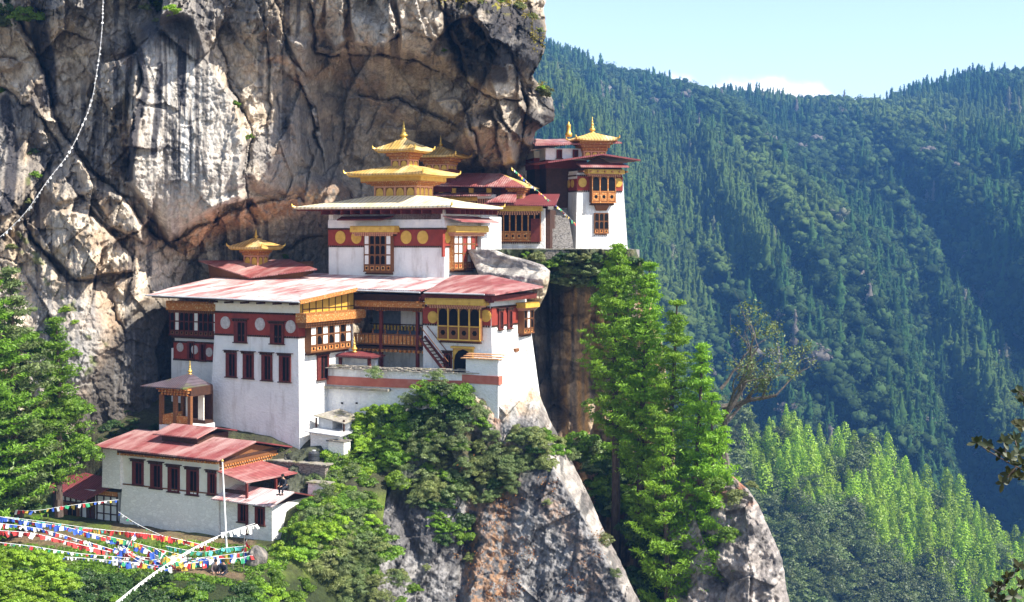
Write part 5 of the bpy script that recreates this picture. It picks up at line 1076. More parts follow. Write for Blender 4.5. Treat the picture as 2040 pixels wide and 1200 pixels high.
for poly, n, (r0, r1), w, sf in ZON:
    for px, py in in_poly(poly, n, g):
        r = random.uniform(r0, r1); m = pick(w); Y = (sf(px, py) if sf else min(groundY(px, py), prowY(max(px, 575), max(py, 700)) if px > 640 else 200)); shrub(px, py, Y-r/FPX*Y*.25, r, m, random.choice((4, 5, 6)) if m in ('leafg', 'leafo') and random.random() < .6 else None)
for px, py, r, m in ((745, 742, 20, 'leafg'), (868, 752, 26, 'leafg'), (815, 800, 22, 'leafg'), (885, 800, 34, 'leafd'), (900, 780, 26, 'leafg'), (1170, 800, 14, 'leaf'), (1090, 1000, 12, 'leafo'), (1205, 1075, 24, 'leafo'), (1140, 905, 20, 'leafg'), (1225, 1140, 16, 'leafg'), (850, 1130, 10, 'leafo'), (938, 1110, 14, 'leafo'), (820, 1170, 22, 'leaf'), (800, 1200, 22, 'leaf'), (1095, 930, 16, 'leafo')):
    Y = prowY(px, py) if py > 760 else (100.5 if px < 800 else 97.0); shrub(px, py, Y-.3, r, m, 5 if m in ('leafg', 'leafo') else None)
# ---- gully, terrace rim, foot of the pines ----
def gwYs(px, py): return float(gwY(np.array([px*1.]), np.array([py*1.]))[0])
for px, py in in_poly([(1020, 505), (1190, 505), (1195, 560), (1140, 575), (1060, 545), (1010, 520)], 22, g): shrub(px, py, min(gwYs(px, py), 119.3)-.5, random.uniform(13, 24), pick({'leafg': 3, 'leaf': 2, 'leafo': 2, 'leafd': 1}))
for px, py in in_poly([(1195, 500), (1260, 500), (1290, 620), (1260, 660), (1215, 640)], 12, g): shrub(px, py, 119-(py-500)*.01, random.uniform(24, 40), pick({'leaf': 4, 'leafd': 2}))
for px, py in in_poly([(1105, 872), (1180, 872), (1260, 900), (1300, 1000), (1290, 1090), (1210, 1010), (1150, 930)], 30, g): shrub(px, py, 113-(py-850)*.02, random.uniform(28, 44), pick({'leaf': 4, 'leafd': 4, 'leafg': 1}), None, 'dense green bush filling the gully below the dark rock wall', 'bushes in the gully')
for px, py in in_poly([(1240, 1040), (1440, 960), (1470, 1050), (1450, 1230), (1290, 1240)], 34, g): shrub(px, py, 107-(py-960)*.015, random.uniform(30, 46), pick({'leaf': 3, 'leafd': 5}), None, 'dark bush around the feet of the tall pines', 'bushes under the pines')
for px, py, r, m in ((1430, 960, 30, 'leaf'), (1465, 985, 22, 'leafo'), (1450, 1060, 26, 'leaf'), (1480, 1130, 22, 'leafg'), (1475, 1190, 24, 'leaf'), (1500, 965, 14, 'leafo')): shrub(px, py, 99.5, r, m)
# ---- left: bushes round the low buildings, front bank, ledge plants ----
for px, py in in_poly([(50, 850), (140, 845), (165, 890), (120, 935), (60, 960), (-20, 960)], 22, g): shrub(px, py, 97.5-(py-850)*.022, random.uniform(26, 42), pick({'leaf': 5, 'leafd': 2}), None, 'round mid-green bush in front of the cliff, left of the framed annex', 'bushes at the foot of the cliff')
for px, py in in_poly([(-60, 900), (60, 960), (85, 1010), (60, 1020), (-60, 1030)], 12, g): shrub(px, py, 94, random.uniform(24, 38), pick({'leafd': 5, 'leaf': 2}))
for px, py in in_poly([(150, 1145), (500, 1168), (520, 1230), (120, 1230), (-60, 1200), (-60, 1150)], 56, g): shrub(px, py, groundY(px, py)-.3, random.uniform(30, 50), pick({'leafd': 9, 'leaf': 1}), None, 'shaded dark bush on the bank below the grassy terrace', 'bushes below the terrace')  # mostly dark leaves, so the bank's shade is put into the leaf colour
for px, py in in_poly([(-20, 1110), (90, 1100), (150, 1150), (150, 1230), (-30, 1230)], 26, g): shrub(px, py, 74-(py-1110)*.02, random.uniform(26, 38), 'leafy', None, 'bright yellow-green bush close to the viewer at the bottom corner', 'bright foreground bushes')
for px, py in in_poly([(290, 1140), (420, 1150), (520, 1175), (300, 1180)], 10, g): shrub(px, py, groundY(px, py)-.2, random.uniform(14, 20), pick({'leaf': 4, 'leafy': 2}))
def cYs(px, py): return float(cliffY(np.array([px*1.]), np.array([py*1.]))[0])
LEDGE = [(20, 10, 46, 'leafd'), (55, 25, 36, 'leaf'), (10, 40, 26, 'leafg'), (315, 5, 30, 'leaf'), (340, 18, 20, 'leafy'), (290, 12, 16, 'leafo'), (312, 40, 12, 'leafo'), (468, 205, 14, 'leaf'), (497, 272, 9, 'leaf'), (72, 345, 14, 'leaf'), (66, 300, 14, 'leafd'), (60, 400, 12, 'leafo'), (885, 100, 6, 'leafy'), (1085, 180, 18, 'leafo'), (1080, 172, 10, 'leafy'), (570, 510, 9, 'leaf'), (20, 490, 14, 'leafo'), (5, 180, 10, 'leaf'), (130, 615, 14, 'leafy'), (115, 680, 26, 'leaf'), (140, 700, 22, 'leaf'), (110, 730, 24, 'leaf'), (100, 780, 26, 'leaf'), (125, 800, 18, 'leafo'), (95, 660, 20, 'leafd'), (150, 640, 10, 'leafy'), (1075, 60, 10, 'leafo'), (1060, 30, 14, 'leafo'), (1035, 8, 16, 'leafo'), (1000, 2, 12, 'leafy'), (960, 3, 10, 'leafo')]
for px, py, r, m in LEDGE: shrub(px, py, cYs(px, py)-.3, r, m, None, 'small tuft of green rooted in a crack of the cliff', 'plants growing on the cliff face', 1, 'cliff_plant')
for px, py in in_poly([(-20, 640), (60, 640), (110, 700), (150, 800), (120, 850), (-20, 860)], 22, g): shrub(px, py, 97-(py-640)*.01, random.uniform(26, 44), pick({'leaf': 5, 'leafy': 1, 'leafd': 3, 'leafo': 1}), None, 'broadleaf bush among the conifers at the left edge', 'bushes among the left conifers')
for px, py in in_poly([(170, 850), (240, 815), (325, 850), (320, 868), (200, 885)], 12, g): shrub(px, py, groundY(px, py)-.2, random.uniform(12, 20), 'leafd', None, 'low dark bush in the shade between the cliff and the long hall roof', 'bushes behind the long hall')
for px, py in in_poly([(430, 868), (600, 895), (600, 912), (540, 905)], 7, g): shrub(px, py, groundY(px, py)-.1, random.uniform(6, 10), 'leafo', 5, 'little tuft of weeds at the foot of the tall white block', 'weeds at the wall foot')
# ---- rust moss and yellow moss on rock, grass: uncountable ----
def scatter(name, pts, Ys, size, mat, label, cat, spread, per, asp=.5):
    C = []
    for (px, py), Y in zip(pts, Ys):
        c = P(px, py, Y); C.append(np.array(c)+RNG.normal(size=(per, 3))*np.array(spread))
    V, F = leaves(np.concatenate(C), size, None, asp); o = npmesh(name, V, F, M[mat]); return tag(o, label, cat, None, 'stuff')
mp = [p for poly, n in (([(960, 990), (1060, 990), (1075, 1050), (1060, 1180), (960, 1200), (950, 1080)], 130), ([(900, 860), (960, 900), (950, 1200), (925, 1200), (920, 1000)], 50), ([(1080, 950), (1120, 960), (1200, 1090), (1200, 1190), (1120, 1190), (1150, 1080)], 50), ([(1020, 850), (1100, 900), (1060, 960), (1000, 930)], 30)) for p in in_poly(poly, n, g)]
mp = [p for p in mp if fbm(np.array([p[0]/30]), np.array([p[1]/30]), 3, 2)[0] > .50]
scatter('moss', mp, [prowY(*p)-.05 for p in mp], .07, 'moss', 'rust coloured moss in patches on the granite prow', 'moss', (.22, .12, .16), 26)
mp = [(880+200*t+g.normal()*5, -5+(120*max(0, t-.78)/.22)**1.0+g.normal()*7) for t in g.uniform(0, 1, 70)]+[(p, 175+g.normal()*8) for p in g.uniform(1070, 1098, 14)]
mp = [p for p in mp if p[0] < 1082]; scatter('cliff_moss', mp, [cYs(*p)-.1 for p in mp], .09, 'ymoss', 'yellow-green moss along the top edge of the dark boulder', 'moss', (.2, .15, .15), 30)
gp = g.uniform([-33, 83], [-14, 92.4], (26000, 2)); gpx = gp[:, 0]/gp[:, 1]*FPX+HX; gz_ = ground_z(gp[:, 0], gp[:, 1]); gpy = HY-gz_/gp[:, 1]*FPX
bare = (linedist(gpx, gpy, [(250, 1118), (330, 1128), (480, 1150)]) < 9) | (linedist(gpx, gpy, [(230, 1052), (400, 1072), (540, 1084)]) < 9) | (linedist(gpx, gpy, [(-100, 1072), (60, 1070), (150, 1078)]) < 16) | (fbm(gp[:, 0]/1.3, gp[:, 1]/1.3, 3, 4) < .38)
k = ~bare; V, F = leaves(np.stack([gp[k, 0], gp[k, 1], gz_[k]+.08], -1), .11, np.array([0, .0, .6]), .4, 1.0); tag(npmesh('grass', V, F, M['leaf']), 'low grass and weeds on the terrace in front of the long hall', 'grass', None, 'stuff')
# ================= pines =================
def pine(name, base, top, w, label, seed, crown_from=.25, mat='pine', group=None, n_wh=30, droop=.0, lean=0, tuft=.26, dens=1.0, side_=None):
    g = np.random.default_rng(seed); T = bpy.data.objects.new(name, None); COL.objects.link(T); T.location = base; tag(T, label, 'tree', group)
    Hh = (top-base).length; ax = (top-base); mb = MB(); pts = [ax*t+Vector((math.sin(t*5+seed)*.12*Hh/20, math.cos(t*4+seed)*.1, 0)) for t in np.linspace(0, 1, 12)]
    for i in range(11): mb.tube(pts[i], pts[i+1], (.14+.010*Hh)*(1-i/12)+.03, (.14+.010*Hh)*(1-(i+1)/12)+.03, 7, False)
    br = MB(); C = []; Nn = []
    for i in range(n_wh):
        t = crown_from+(1-crown_from)*(i/(n_wh-1)); s = (t-crown_from)/(1-crown_from); L = w*(np.sin(np.pi*min(1, .18+s*.82))**.8*.85+.15)*(1-.55*s**2)
        nb = 5 if s < .9 else 4; a0 = g.uniform(0, 6.28); t0 = t
        for b in range(nb):
            t = min(.995, t0+g.uniform(-.5, .5)*(1-crown_from)/n_wh*1.6); p = ax*t+Vector((math.sin(t*5+seed)*.12*Hh/20, math.cos(t*4+seed)*.1, 0))
            a = a0+b*6.283/nb+g.uniform(-.4, .4); l = L*g.uniform(.5, 1.25); d = Vector((math.cos(a), math.sin(a), 0)); m = max(3, int(l/.38))
            if side_ and d.x*side_ < -.3: l *= .6
            q0 = p.copy()
            for j in range(1, m+1):
                u = j/m; q = p+d*(l*u)+Vector((0, 0, l*(-.22*u+.62*u*u-droop*u))); br.tube(q0, q, .045*(1-u)+.012, .045*(1-u), 4, False); q0 = q
                if u > .22:
                    sw = .38*l*(1-u)+.22
                    for s_ in (-1, 0, 1):
                        c = np.array(q)+np.array([-d.y, d.x, 0])*s_*sw*g.uniform(.5, 1)+np.array([0, 0, .1]); n_ = int(17*dens)
                        e = g.normal(size=(n_, 3))*np.array([.20, .20, .07])+np.array([0, 0, .05]); C.append(c+e); Nn.append(np.tile(np.array([d.x*.3, d.y*.3, .8]), (n_, 1)))
    mb.v, n0 = mb.v+br.v, len(mb.v); mb.f += [tuple(i+n0 for i in f) for f in br.f]; mb.build('trunk', M['bark'], T); V, F = leaves(np.concatenate(C), tuft*.62, np.concatenate(Nn), .3, .8, g); o = npmesh('needles', V, F, M[mat], T); return T
PN = [('pine_tree', P(1222, 1120, 108), P(1232, 492, 108), 2.5, 'tall pine at the terrace corner, its top level with the foot of the right-hand tower', .40),
    ('pine_tree', P(1272, 1160, 107), P(1292, 530, 107), 2.7, 'tall pine second from the tower, with bare dark trunk low down', .34),
    ('pine_tree', P(1318, 1290, 105), P(1345, 605, 105), 2.9, 'tall pine in the middle of the row beside the gully', .2),
    ('pine_tree', P(1362, 1330, 103.5), P(1398, 690, 103.5), 2.6, 'slender bright pine second from the outer end of the row', .16),
    ('pine_tree', P(1408, 1340, 102), P(1420, 790, 102), 2.5, 'shortest bright pine at the outer end of the row, above the pale bluff', .1),
    ('pine_tree', P(1330, 1300, 102), P(1322, 860, 102), 2.6, 'younger pine standing in front of the taller ones', .08)]
for i, (nm, b, t, w, lb, cf) in enumerate(PN): pine(nm, b, t, w, lb, 20+i, cf, 'pine', None, int((t-b).length*1.05))
pine('conifer_tree', P(40, 1040, 93), P(16, 540, 93), 2.7, 'old dark conifer with layered drooping boughs at the left edge', 41, .08, 'leafg', None, 26, .35, 0, .3, .8)
pine('conifer_tree', P(120, 1030, 95), P(112, 640, 95), 1.9, 'thin conifer between the old one and the cliff', 42, .2, 'leaf', None, 16, .3, 0, .25, .6)
pine('conifer_tree', P(-30, 1100, 91), P(-20, 560, 91), 4.0, 'conifer mostly outside the frame at the left edge', 43, .05, 'leaf', None, 24, .3, 0, .3, .8)
# ---- gnarled half-dead tree on the skyline ----
T = bpy.data.objects.new('gnarled_tree', None); COL.objects.link(T); T.location = P(1446, 905, 108); tag(T, 'gnarled half-dead tree with twisted bare limbs behind the pines', 'tree')
rr = random.Random(9); mb = MB(); tips = []
def limb(p, d, l, r, k):
    n = 4
    for i in range(n):
        d = (d+Vector((rr.uniform(-.35, .35), rr.uniform(-.35, .35), rr.uniform(-.2, .3)))).normalized(); q = p+d*l/n; mb.tube(p, q, r, r*.82, 6, False); p = q; r *= .82
        if k > 0 and i > 0: limb(p, (d+Vector((rr.uniform(-1, 1), rr.uniform(-1, 1), rr.uniform(-.3, .7)))).normalized(), l*rr.uniform(.45, .75), r*.65, k-1)
    if k <= 1: tips.append(p)
limb(Vector((0, 0, -1)), Vector((-.12, 0, 1)), 8.6, .36, 3); limb(Vector((-.3, 0, 3.6)), Vector((1, -.1, .12)), 4.6, .28, 3); limb(Vector((-.2, 0, 2.2)), Vector((.8, .1, .5)), 3.8, .16, 2); limb(Vector((-.4, 0, 5.0)), Vector((.7, .1, .9)), 3.2, .14, 3)
mb.build('trunk', M['barkg'], T); g = np.random.default_rng(3); tp = [t for t in tips if rr.random() < (.98 if t.x > 1.2 and t.z < 6.5 else .5)]
C = np.concatenate([np.array(t)+g.normal(size=(34, 3))*.26 for t in tp]); V, F = leaves(C, .13, np.array([0, 0, .5]), .5); npmesh('foliage', V, F, M['leafg'], T)
# ================= forests across the valley =================
def conifer_pts(nl, seed, ragged=.25, layers=9):
    g = np.random.default_rng(seed); C = []; Nn = []
    for i in range(layers):
        t = (i+.4)/layers; r = (.30*(1-t)**.75+.03); n = int(nl/layers*(1.5-t)); a = g.uniform(0, 6.28, n); q = r*np.sqrt(g.uniform(.15, 1, n))*(1+ragged*g.normal(size=n)*.6)
        C.append(np.stack([np.cos(a)*q, np.sin(a)*q, t+.02+g.normal(size=n)*.018-q*.30], -1)); Nn.append(np.stack([np.cos(a)*.9, np.sin(a)*.9, np.ones(n)*.6], -1))
    return np.concatenate(C), np.concatenate(Nn), g
def conifer_mesh(nl, seed, leaf):
    C, Nn, g = conifer_pts(nl, seed, .25, 9 if nl < 100 else 22); V, F = leaves(C, leaf, Nn, .5, .4, g); w = .012; n = len(V)
    SV = np.array([(-w, 0, -.02), (w, 0, -.02), (w*.3, 0, .99), (-w*.3, 0, .99), (0, -w, -.02), (0, w, -.02), (0, w*.3, .99), (0, -w*.3, .99)]); return np.concatenate([V, SV]), np.concatenate([F, np.arange(n, n+8).reshape(2, 4)])
def broad_mesh(nc, nl, leaf, seed):
    V, F = crown(nc, nl, leaf, seed, .38, .42, .5, .17, -.3, .6, .3); V = V*np.array([1, 1, 1.])+np.array([0, 0, .55]); return V, F
# near ridge: single trees
rg = np.random.default_rng(17); cnt = {'c': 0, 'b': 0}; spots = []
def nearP(px, t):
    X, Y, Z = nearV(np.array([px]), np.array([t])); return Vector((float(X[0]), float(Y[0]), float(Z[0])))
cand = []
for r_ in range(5200):
    px = rg.uniform(1400, 2130); t = rg.uniform(0, 1)**.8; p = nearP(px, t); sy = HY-p.z/p.y*FPX; sx = HX+p.x/p.y*FPX
    if sy > 1240 or sx > 2075: continue
    cand.append((p, sx, sy, t))
keep = []
for c in cand:
    if all((c[1]-k[1])**2+((c[2]-k[2])*1.15)**2 > 13.5**2 for k in keep): keep.append(c)
def skyl(sx): return float(_nr(sx))
def far_tree(kind, p, h, mat, v, label, group):
    nm = 'conifer' if kind == 'c' else 'broadleaf_tree'
    me = proto((nm, v), (lambda: conifer_mesh(900, 60+v, .030)) if kind == 'c' else (lambda: broad_mesh(22, 44, .030, 70+v)))
    o = bpy.data.objects.new(nm, me); COL.objects.link(o); setmat(o, mat); o.location = p-Vector((0, 0, .4)); o.rotation_euler = (random.uniform(-.07, .07), random.uniform(-.07, .07), random.uniform(0, 6.28)); w = random.uniform(.75, 1.35); o.scale = (h*w, h*w, h); return tag(o, label, 'tree', group)
M['cfar'] = leaf_mat('bright_conifer_needles', (.19, .33, .006), (.31, .46, .012), .35, False, .3); M['bfar'] = leaf_mat('dull_oak_leaves', (.060, .095, .022), (.13, .165, .045), .3, False, .45)
extra = []
for p, sx, sy, t in sorted(keep, key=lambda c: c[0].y):
    d = sy-skyl(sx); con = d < 125+60*(fbm(np.array([sx/90]), np.array([3.]), 3, 5)[0]-.5)*2+(sx-1500)*.20 and fbm(np.array([sx/40]), np.array([sy/40]), 3, 8)[0] > .33 and sx > 1480
    k = 'c' if con else 'b'; h = random.choice((random.uniform(6, 8.5), random.uniform(8.5, 12.5))) if con else random.uniform(6, 11.5)
    if cnt[k] >= 300: extra.append((k, p, h)); continue
    cnt[k] += 1
    if con: far_tree('c', p, h, 'cfar', random.randrange(4), 'bright yellow-green conifer on the upper part of the near ridge', 'sunlit conifers on the near ridge')
    else: far_tree('b', p, h, 'bfar', random.randrange(4), 'dull green round-crowned tree on the lower slope of the near ridge', 'round trees on the near ridge')
print('near trees', cnt, len(extra))
# rocky knob on the near ridge
def tile(protos, P_, S_, idx, yaw, tint, name, label):
    Vs = []; Fs = []; Cs = []; off = 0
    for k, (V0, F0) in enumerate(protos):
        m = np.where(idx == k)[0]
        if not len(m): continue
        c, s = np.cos(yaw[m]), np.sin(yaw[m]); x = V0[None, :, 0]*c[:, None]-V0[None, :, 1]*s[:, None]; y = V0[None, :, 0]*s[:, None]+V0[None, :, 1]*c[:, None]; z = np.repeat(V0[None, :, 2], len(m), 0)
        V = np.stack([x, y, z], -1)*S_[m][:, None, :]+P_[m][:, None, :]; n = V0.shape[0]; V = V.astype(np.float32)
        Vs.append(V.reshape(-1, 3)); Fs.append((F0[None]+(np.arange(len(m))*n)[:, None, None]+off).reshape(-1, 4)); Cs.append(np.repeat(tint[m], n, 0)); off += len(m)*n
    return tag(npmesh(name, np.concatenate(Vs), np.concatenate(Fs), M['tinted'], None, np.concatenate(Cs)), label, 'forest', None, 'stuff')
rg = np.random.default_rng(23); n = 27500; fpx = rg.uniform(880, 2200, n); ftt = rg.uniform(.02, 1.0, n)**.9
X, Y, Z = farV(fpx, ftt); sy = HY-Z/Y*FPX; sx = HX+X/Y*FPX; k = (sy < 1130) & (sx > 930) & (sx < 2150) & ((sy < _nr(sx)+110) | (sx < 1440)); X, Y, Z, fpx, ftt = X[k], Y[k], Z[k], fpx[k], ftt[k]; n = len(X)
rockm = fbm(X/16+9, Z/50, 4, 15) > .66; k = ~(rockm & (rg.random(n) < .6)); X, Y, Z, fpx, ftt = X[k], Y[k], Z[k], fpx[k], ftt[k]; n = len(X)
con = fbm(X/60, Z/60, 3, 44)+rg.normal(size=n)*.12 > .52; idx = np.where(con, rg.integers(0, 3, n), rg.integers(3, 6, n)); h = np.where(con, rg.uniform(13, 23, n), rg.uniform(10, 18, n)); w = np.where(con, h*rg.uniform(.7, 1.0, n), h*rg.uniform(.8, 1.15, n))
def solid_conifer(seed, ns=6, nr=7):
    g = np.random.default_rng(seed); V = []
    for j in range(nr+1):
        t = j/nr; r0 = .20*(1-t)**.8*(1.2 if j % 2 == 0 else .6)+.005
        for i in range(ns): a = 6.283*i/ns+j*.4; r = r0*g.uniform(.6, 1.3); V.append((r*math.cos(a), r*math.sin(a), t+g.uniform(-.03, .03)))
    F = [(j*ns+i, j*ns+(i+1) % ns, (j+1)*ns+(i+1) % ns, (j+1)*ns+i) for j in range(nr) for i in range(ns)]
    V = np.array(V); F = np.array(F); V2, F2 = conifer_mesh(150, seed, .040); return np.concatenate([V, V2]), np.concatenate([F, F2+len(V)])
def solid_broad(seed, nb=4):
    g = np.random.default_rng(seed); V = []; F = []
    for b in range(nb):
        c = np.array([g.uniform(-.22, .22), g.uniform(-.22, .22), g.uniform(.35, .8)]) if b else np.array([0, 0, .55]); k = g.uniform(.10, .17) if b else .22; n0 = len(V)
        for j in range(6):
            ph = math.pi*(j+.02)/5.04
            for i in range(7): a = 6.283*i/7+j*.45; r = k*g.uniform(.72, 1.25); V.append(tuple(c+r*np.array([math.sin(ph)*math.cos(a), math.sin(ph)*math.sin(a), math.cos(ph)*.85])))
        F += [(n0+j*7+i, n0+j*7+(i+1) % 7, n0+(j+1)*7+(i+1) % 7, n0+(j+1)*7+i) for j in range(5) for i in range(7)]
    V = np.array(V); F = np.array(F); V2, F2 = broad_mesh(10, 15, .040, seed); return np.concatenate([V, V2]), np.concatenate([F, F2+len(V)])
prot = [solid_conifer(s) for s in (1, 2, 3)]+[solid_broad(s) for s in (4, 5, 6)]
tb = np.where(con[:, None], np.array([.042, .090, .026]), np.array([.050, .085, .028]))*rg.uniform(.5, 1.6, (n, 1)); lit = sstep(.52, .66, fbm(X/70, Z/90, 3, 99)); dead = rg.random(n) < .012; tb[dead] = np.array([.20, .18, .15]); tb = tb*(1-lit[:, None]*.5)+np.array([.15, .21, .05])*lit[:, None]*.5  # lit: sunlit patches of the slope painted into the tree tint
print('far trees', n)
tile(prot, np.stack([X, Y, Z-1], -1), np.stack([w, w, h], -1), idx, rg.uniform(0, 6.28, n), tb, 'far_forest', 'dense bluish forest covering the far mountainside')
# ================= foreground twig with leathery leaves =================
def fg_leaf(mb, c, d, L, W, up):
    d = d.normalized(); s = d.cross(up).normalized(); u = s.cross(d); k = len(mb.v)
    prof = [(0, .0), (.15, .5), (.4, 1), (.7, .85), (.9, .4), (1, 0)]
    for t, w in prof:
        q = c+d*L*t-u*(.12*L*t*t)
        for s_ in (-1, 0, 1): mb.v.append(tuple(q+s*W*.5*w*s_+u*(.06*W if s_ else 0)))
    for i in range(5):
        for j in range(2): mb.f.append((k+3*i+j, k+3*i+j+1, k+3*i+3+j+1, k+3*i+3+j))
M['rhodo'] = leaf_mat('leathery_leaves', (.020, .035, .008), (.07, .06, .012), .35)
for base, tipl, lab in (((2120, 960), [(1945, 882), (1968, 890), (1992, 905), (2012, 915), (2000, 880), (2022, 878), (2030, 905), (2012, 945), (1998, 962), (2030, 950), (2036, 925)], 'spray of dark leathery leaves reaching in from the right edge'),
        ((2110, 830), [(2030, 780), (2038, 800), (2028, 845), (2038, 850)], 'short leafy twig tip at the right edge, above the longer spray'), ((2090, 1290), [(1972, 1180), (1990, 1168), (2008, 1150), (2018, 1188), (2030, 1130), (2035, 1165), (1995, 1195)], 'leafy twig rising at the bottom right corner')):
    B = P(*base, 9.0); T = bpy.data.objects.new('leafy_branch', None); COL.objects.link(T); T.location = B; tag(T, lab, 'branch'); sm_ = MB(); lf = MB(); rr = random.Random(len(lab)); main = P(*tipl[0], 9.0)-B
    pr = Vector((0, 0, 0))
    for i in range(1, 9):
        q = main*(i/8)+Vector((0, 0, math.sin(i/8*3.1)*-.04)); sm_.tube(pr, q, .011-.001*i, .010-.001*i, 6, False); pr = q
    for px, py in tipl:
        c = P(px, py, 9.0+rr.uniform(-.15, .15))-B; t = max(0, min(1, c.dot(main)/main.length_squared)); q = main*max(.1, t-.08); sm_.tube(q, c, .005, .004, 5, False)
        for j in range(7):
            a = j*2.4+rr.uniform(-.3, .3); d = Vector((math.cos(a), rr.uniform(-.5, .5), math.sin(a)*.9+.25)); fg_leaf(lf, c, d, rr.uniform(.035, .068), .030, Vector((rr.uniform(-.4, .4), -1, rr.uniform(.2, .9))))
    sm_.build('stem', M['bark'], T); lf.build('foliage', M['rhodo'], T, True)

if extra:
    e_ = np.array([tuple(q[1]) for q in extra]); h_ = np.array([q[2] for q in extra]); kc = np.array([q[0] == 'c' for q in extra]); ne = len(extra)
    tile([conifer_mesh(500, 5, .034), broad_mesh(18, 30, .034, 6)], e_-np.array([0, 0, .4]), np.stack([h_, h_, h_], -1), np.where(kc, 0, 1), rg.uniform(0, 6.28, ne), np.where(kc[:, None], [[.25, .39, .012]], [[.09, .13, .035]])*rg.uniform(.75, 1.25, (ne, 1)), 'ridge_woodland', 'the remaining, most distant and smallest trees of the near ridge')
nx_ = rg.uniform(1120, 1400, 420); nt_ = rg.uniform(0, 1, 420); X, Y, Z = nearV(nx_, nt_); i_ = rg.integers(0, 6, 420); hh = rg.uniform(8, 13, 420)
tile(prot, np.stack([X, Y, Z-.5], -1), np.stack([hh*.9, hh*.9, hh], -1), i_, rg.uniform(0, 6.28, 420), np.tile([[.06, .11, .035]], (420, 1))*rg.uniform(.6, 1.4, (420, 1)), 'ridge_forest', 'dark woodland on the near ridge behind the tall pines')
# ================= prayer flags =================
for nm, c in (('f_white', (.80, .79, .76)), ('f_red', (.60, .035, .03)), ('f_blue', (.03, .10, .48)), ('f_green', (.03, .30, .13)), ('f_yellow', (.72, .47, .06)), ('f_teal', (.10, .45, .42))):
    m, t, p = nodes('cloth_'+nm[2:]); f, _ = noise_mask(t, 9, .45, .6); t.links.new(mixc(t, f, c, tuple(x*.8+.03 for x in c)), p.inputs['Base Color']); p.inputs['Roughness'].default_value = .9; M[nm] = m
FM = []
for k in range(4):
    rr = random.Random(k+5); v = []; n = 5
    for j in range(n+1):
        for i in range(n+1): u, w = i/n-.5, -j/n; v.append((u*(1-.12*abs(w)), math.sin(i*1.3+k*1.7)*.10*(-w)+.12*w*math.sin(k*2.), w+.06*math.sin(i*2+k)*(-w)))
    me = bpy.data.meshes.new('flag'); me.from_pydata(v, [], [(a, a+1, a+n+2, a+n+1) for j in range(n) for i in range(n) for a in (j*(n+1)+i,)]); me.materials.append(M['f_white']); me.shade_smooth(); FM.append(me)
def catmull(pts, n):
    P_ = [pts[0]]+pts+[pts[-1]]; out = []
    for i in range(1, len(P_)-2):
        for j in range(n):
            t = j/n; a, b, c, d = P_[i-1:i+3]; out.append(.5*((2*b)+(c-a)*t+(2*a-5*b+4*c-d)*t*t+(3*b-3*c+d-a)*t**3))
    return out+[pts[-1]]
SEQ = ['f_blue', 'f_white', 'f_red', 'f_green', 'f_yellow']
def flags(label, pts, seq, size, gap, seed, name='prayer_flag_string', ratio=1.0, group=None, maxn=95):
    rr = random.Random(seed); W = [P(*p) for p in pts]; B = W[0]; T = bpy.data.objects.new(name, None); COL.objects.link(T); T.location = B; tag(T, label, 'prayer flags', group)
    c = catmull([w-B for w in W], 14); mb = MB()
    for a, b in zip(c[:-1], c[1:]): mb.tube(a, b, .016, .016, 4, False)
    mb.build('cord', M['cloth_w'], T); acc = 0; nxt = gap*.5; k = 0
    for a, b in zip(c[:-1], c[1:]):
        l = (b-a).length
        while nxt <= acc+l and k < maxn:
            q = a+(b-a)*((nxt-acc)/l); d = b-a; o = bpy.data.objects.new('flag', FM[rr.randrange(4)]); COL.objects.link(o); o.parent = T; o.location = q
            o.rotation_euler = (rr.uniform(-.7, .5), rr.uniform(-.45, .45), math.atan2(d.y, d.x)+rr.uniform(-.4, .4)); s = size*rr.uniform(.6, 1.15)*.85; o.scale = (s*rr.uniform(.6, 1.1), s, s*ratio*rr.uniform(.7, 1.2))
            m = seq[k % len(seq)] if rr.random() < .85 else rr.choice(seq); o.material_slots[0].link = 'OBJECT'; o.material_slots[0].material = M[m]; k += 1; nxt += gap*rr.uniform(.55, 1.3)
        acc += l
    return T
W_ = ['f_white']
flags('blue and white prayer flags, uppermost of the long strings from the left edge', [(-30, 1024, 86), (60, 1040, 86), (130, 1050, 86.5), (210, 1072, 87), (300, 1098, 87)], ['f_blue', 'f_blue', 'f_white', 'f_blue', 'f_blue', 'f_red'], .36, .18, 1)
flags('mostly white prayer flags crossing below the blue ones', [(-30, 1040, 85), (70, 1052, 85), (160, 1076, 85.5), (250, 1102, 86), (330, 1120, 86)], ['f_white', 'f_blue', 'f_red', 'f_white'], .34, .20, 2)
flags('red prayer flags, lowest of the bunched strings from the left edge', [(-30, 1056, 84), (60, 1062, 84), (130, 1078, 84.5), (220, 1100, 85)], ['f_red', 'f_red', 'f_red', 'f_white', 'f_red'], .36, .18, 3)
flags('green and yellow prayer flags near the framed annex door', [(10, 1030, 88), (90, 1040, 88), (160, 1050, 88), (210, 1056, 88)], ['f_green', 'f_green', 'f_teal', 'f_yellow'], .32, .24, 4)
flags('string of red then orange flags along the foot of the long hall', [(150, 1052, 88), (230, 1058, 88), (310, 1066, 88), (380, 1080, 88), (440, 1096, 88)], ['f_red', 'f_red', 'f_yellow', 'f_red', 'f_red'], .38, .18, 5)
flags('yellow and orange flags dipping under the red string', [(155, 1058, 87), (230, 1072, 87), (300, 1090, 87), (370, 1108, 87)], ['f_yellow', 'f_yellow', 'f_red', 'f_white', 'f_green'], .34, .26, 6)
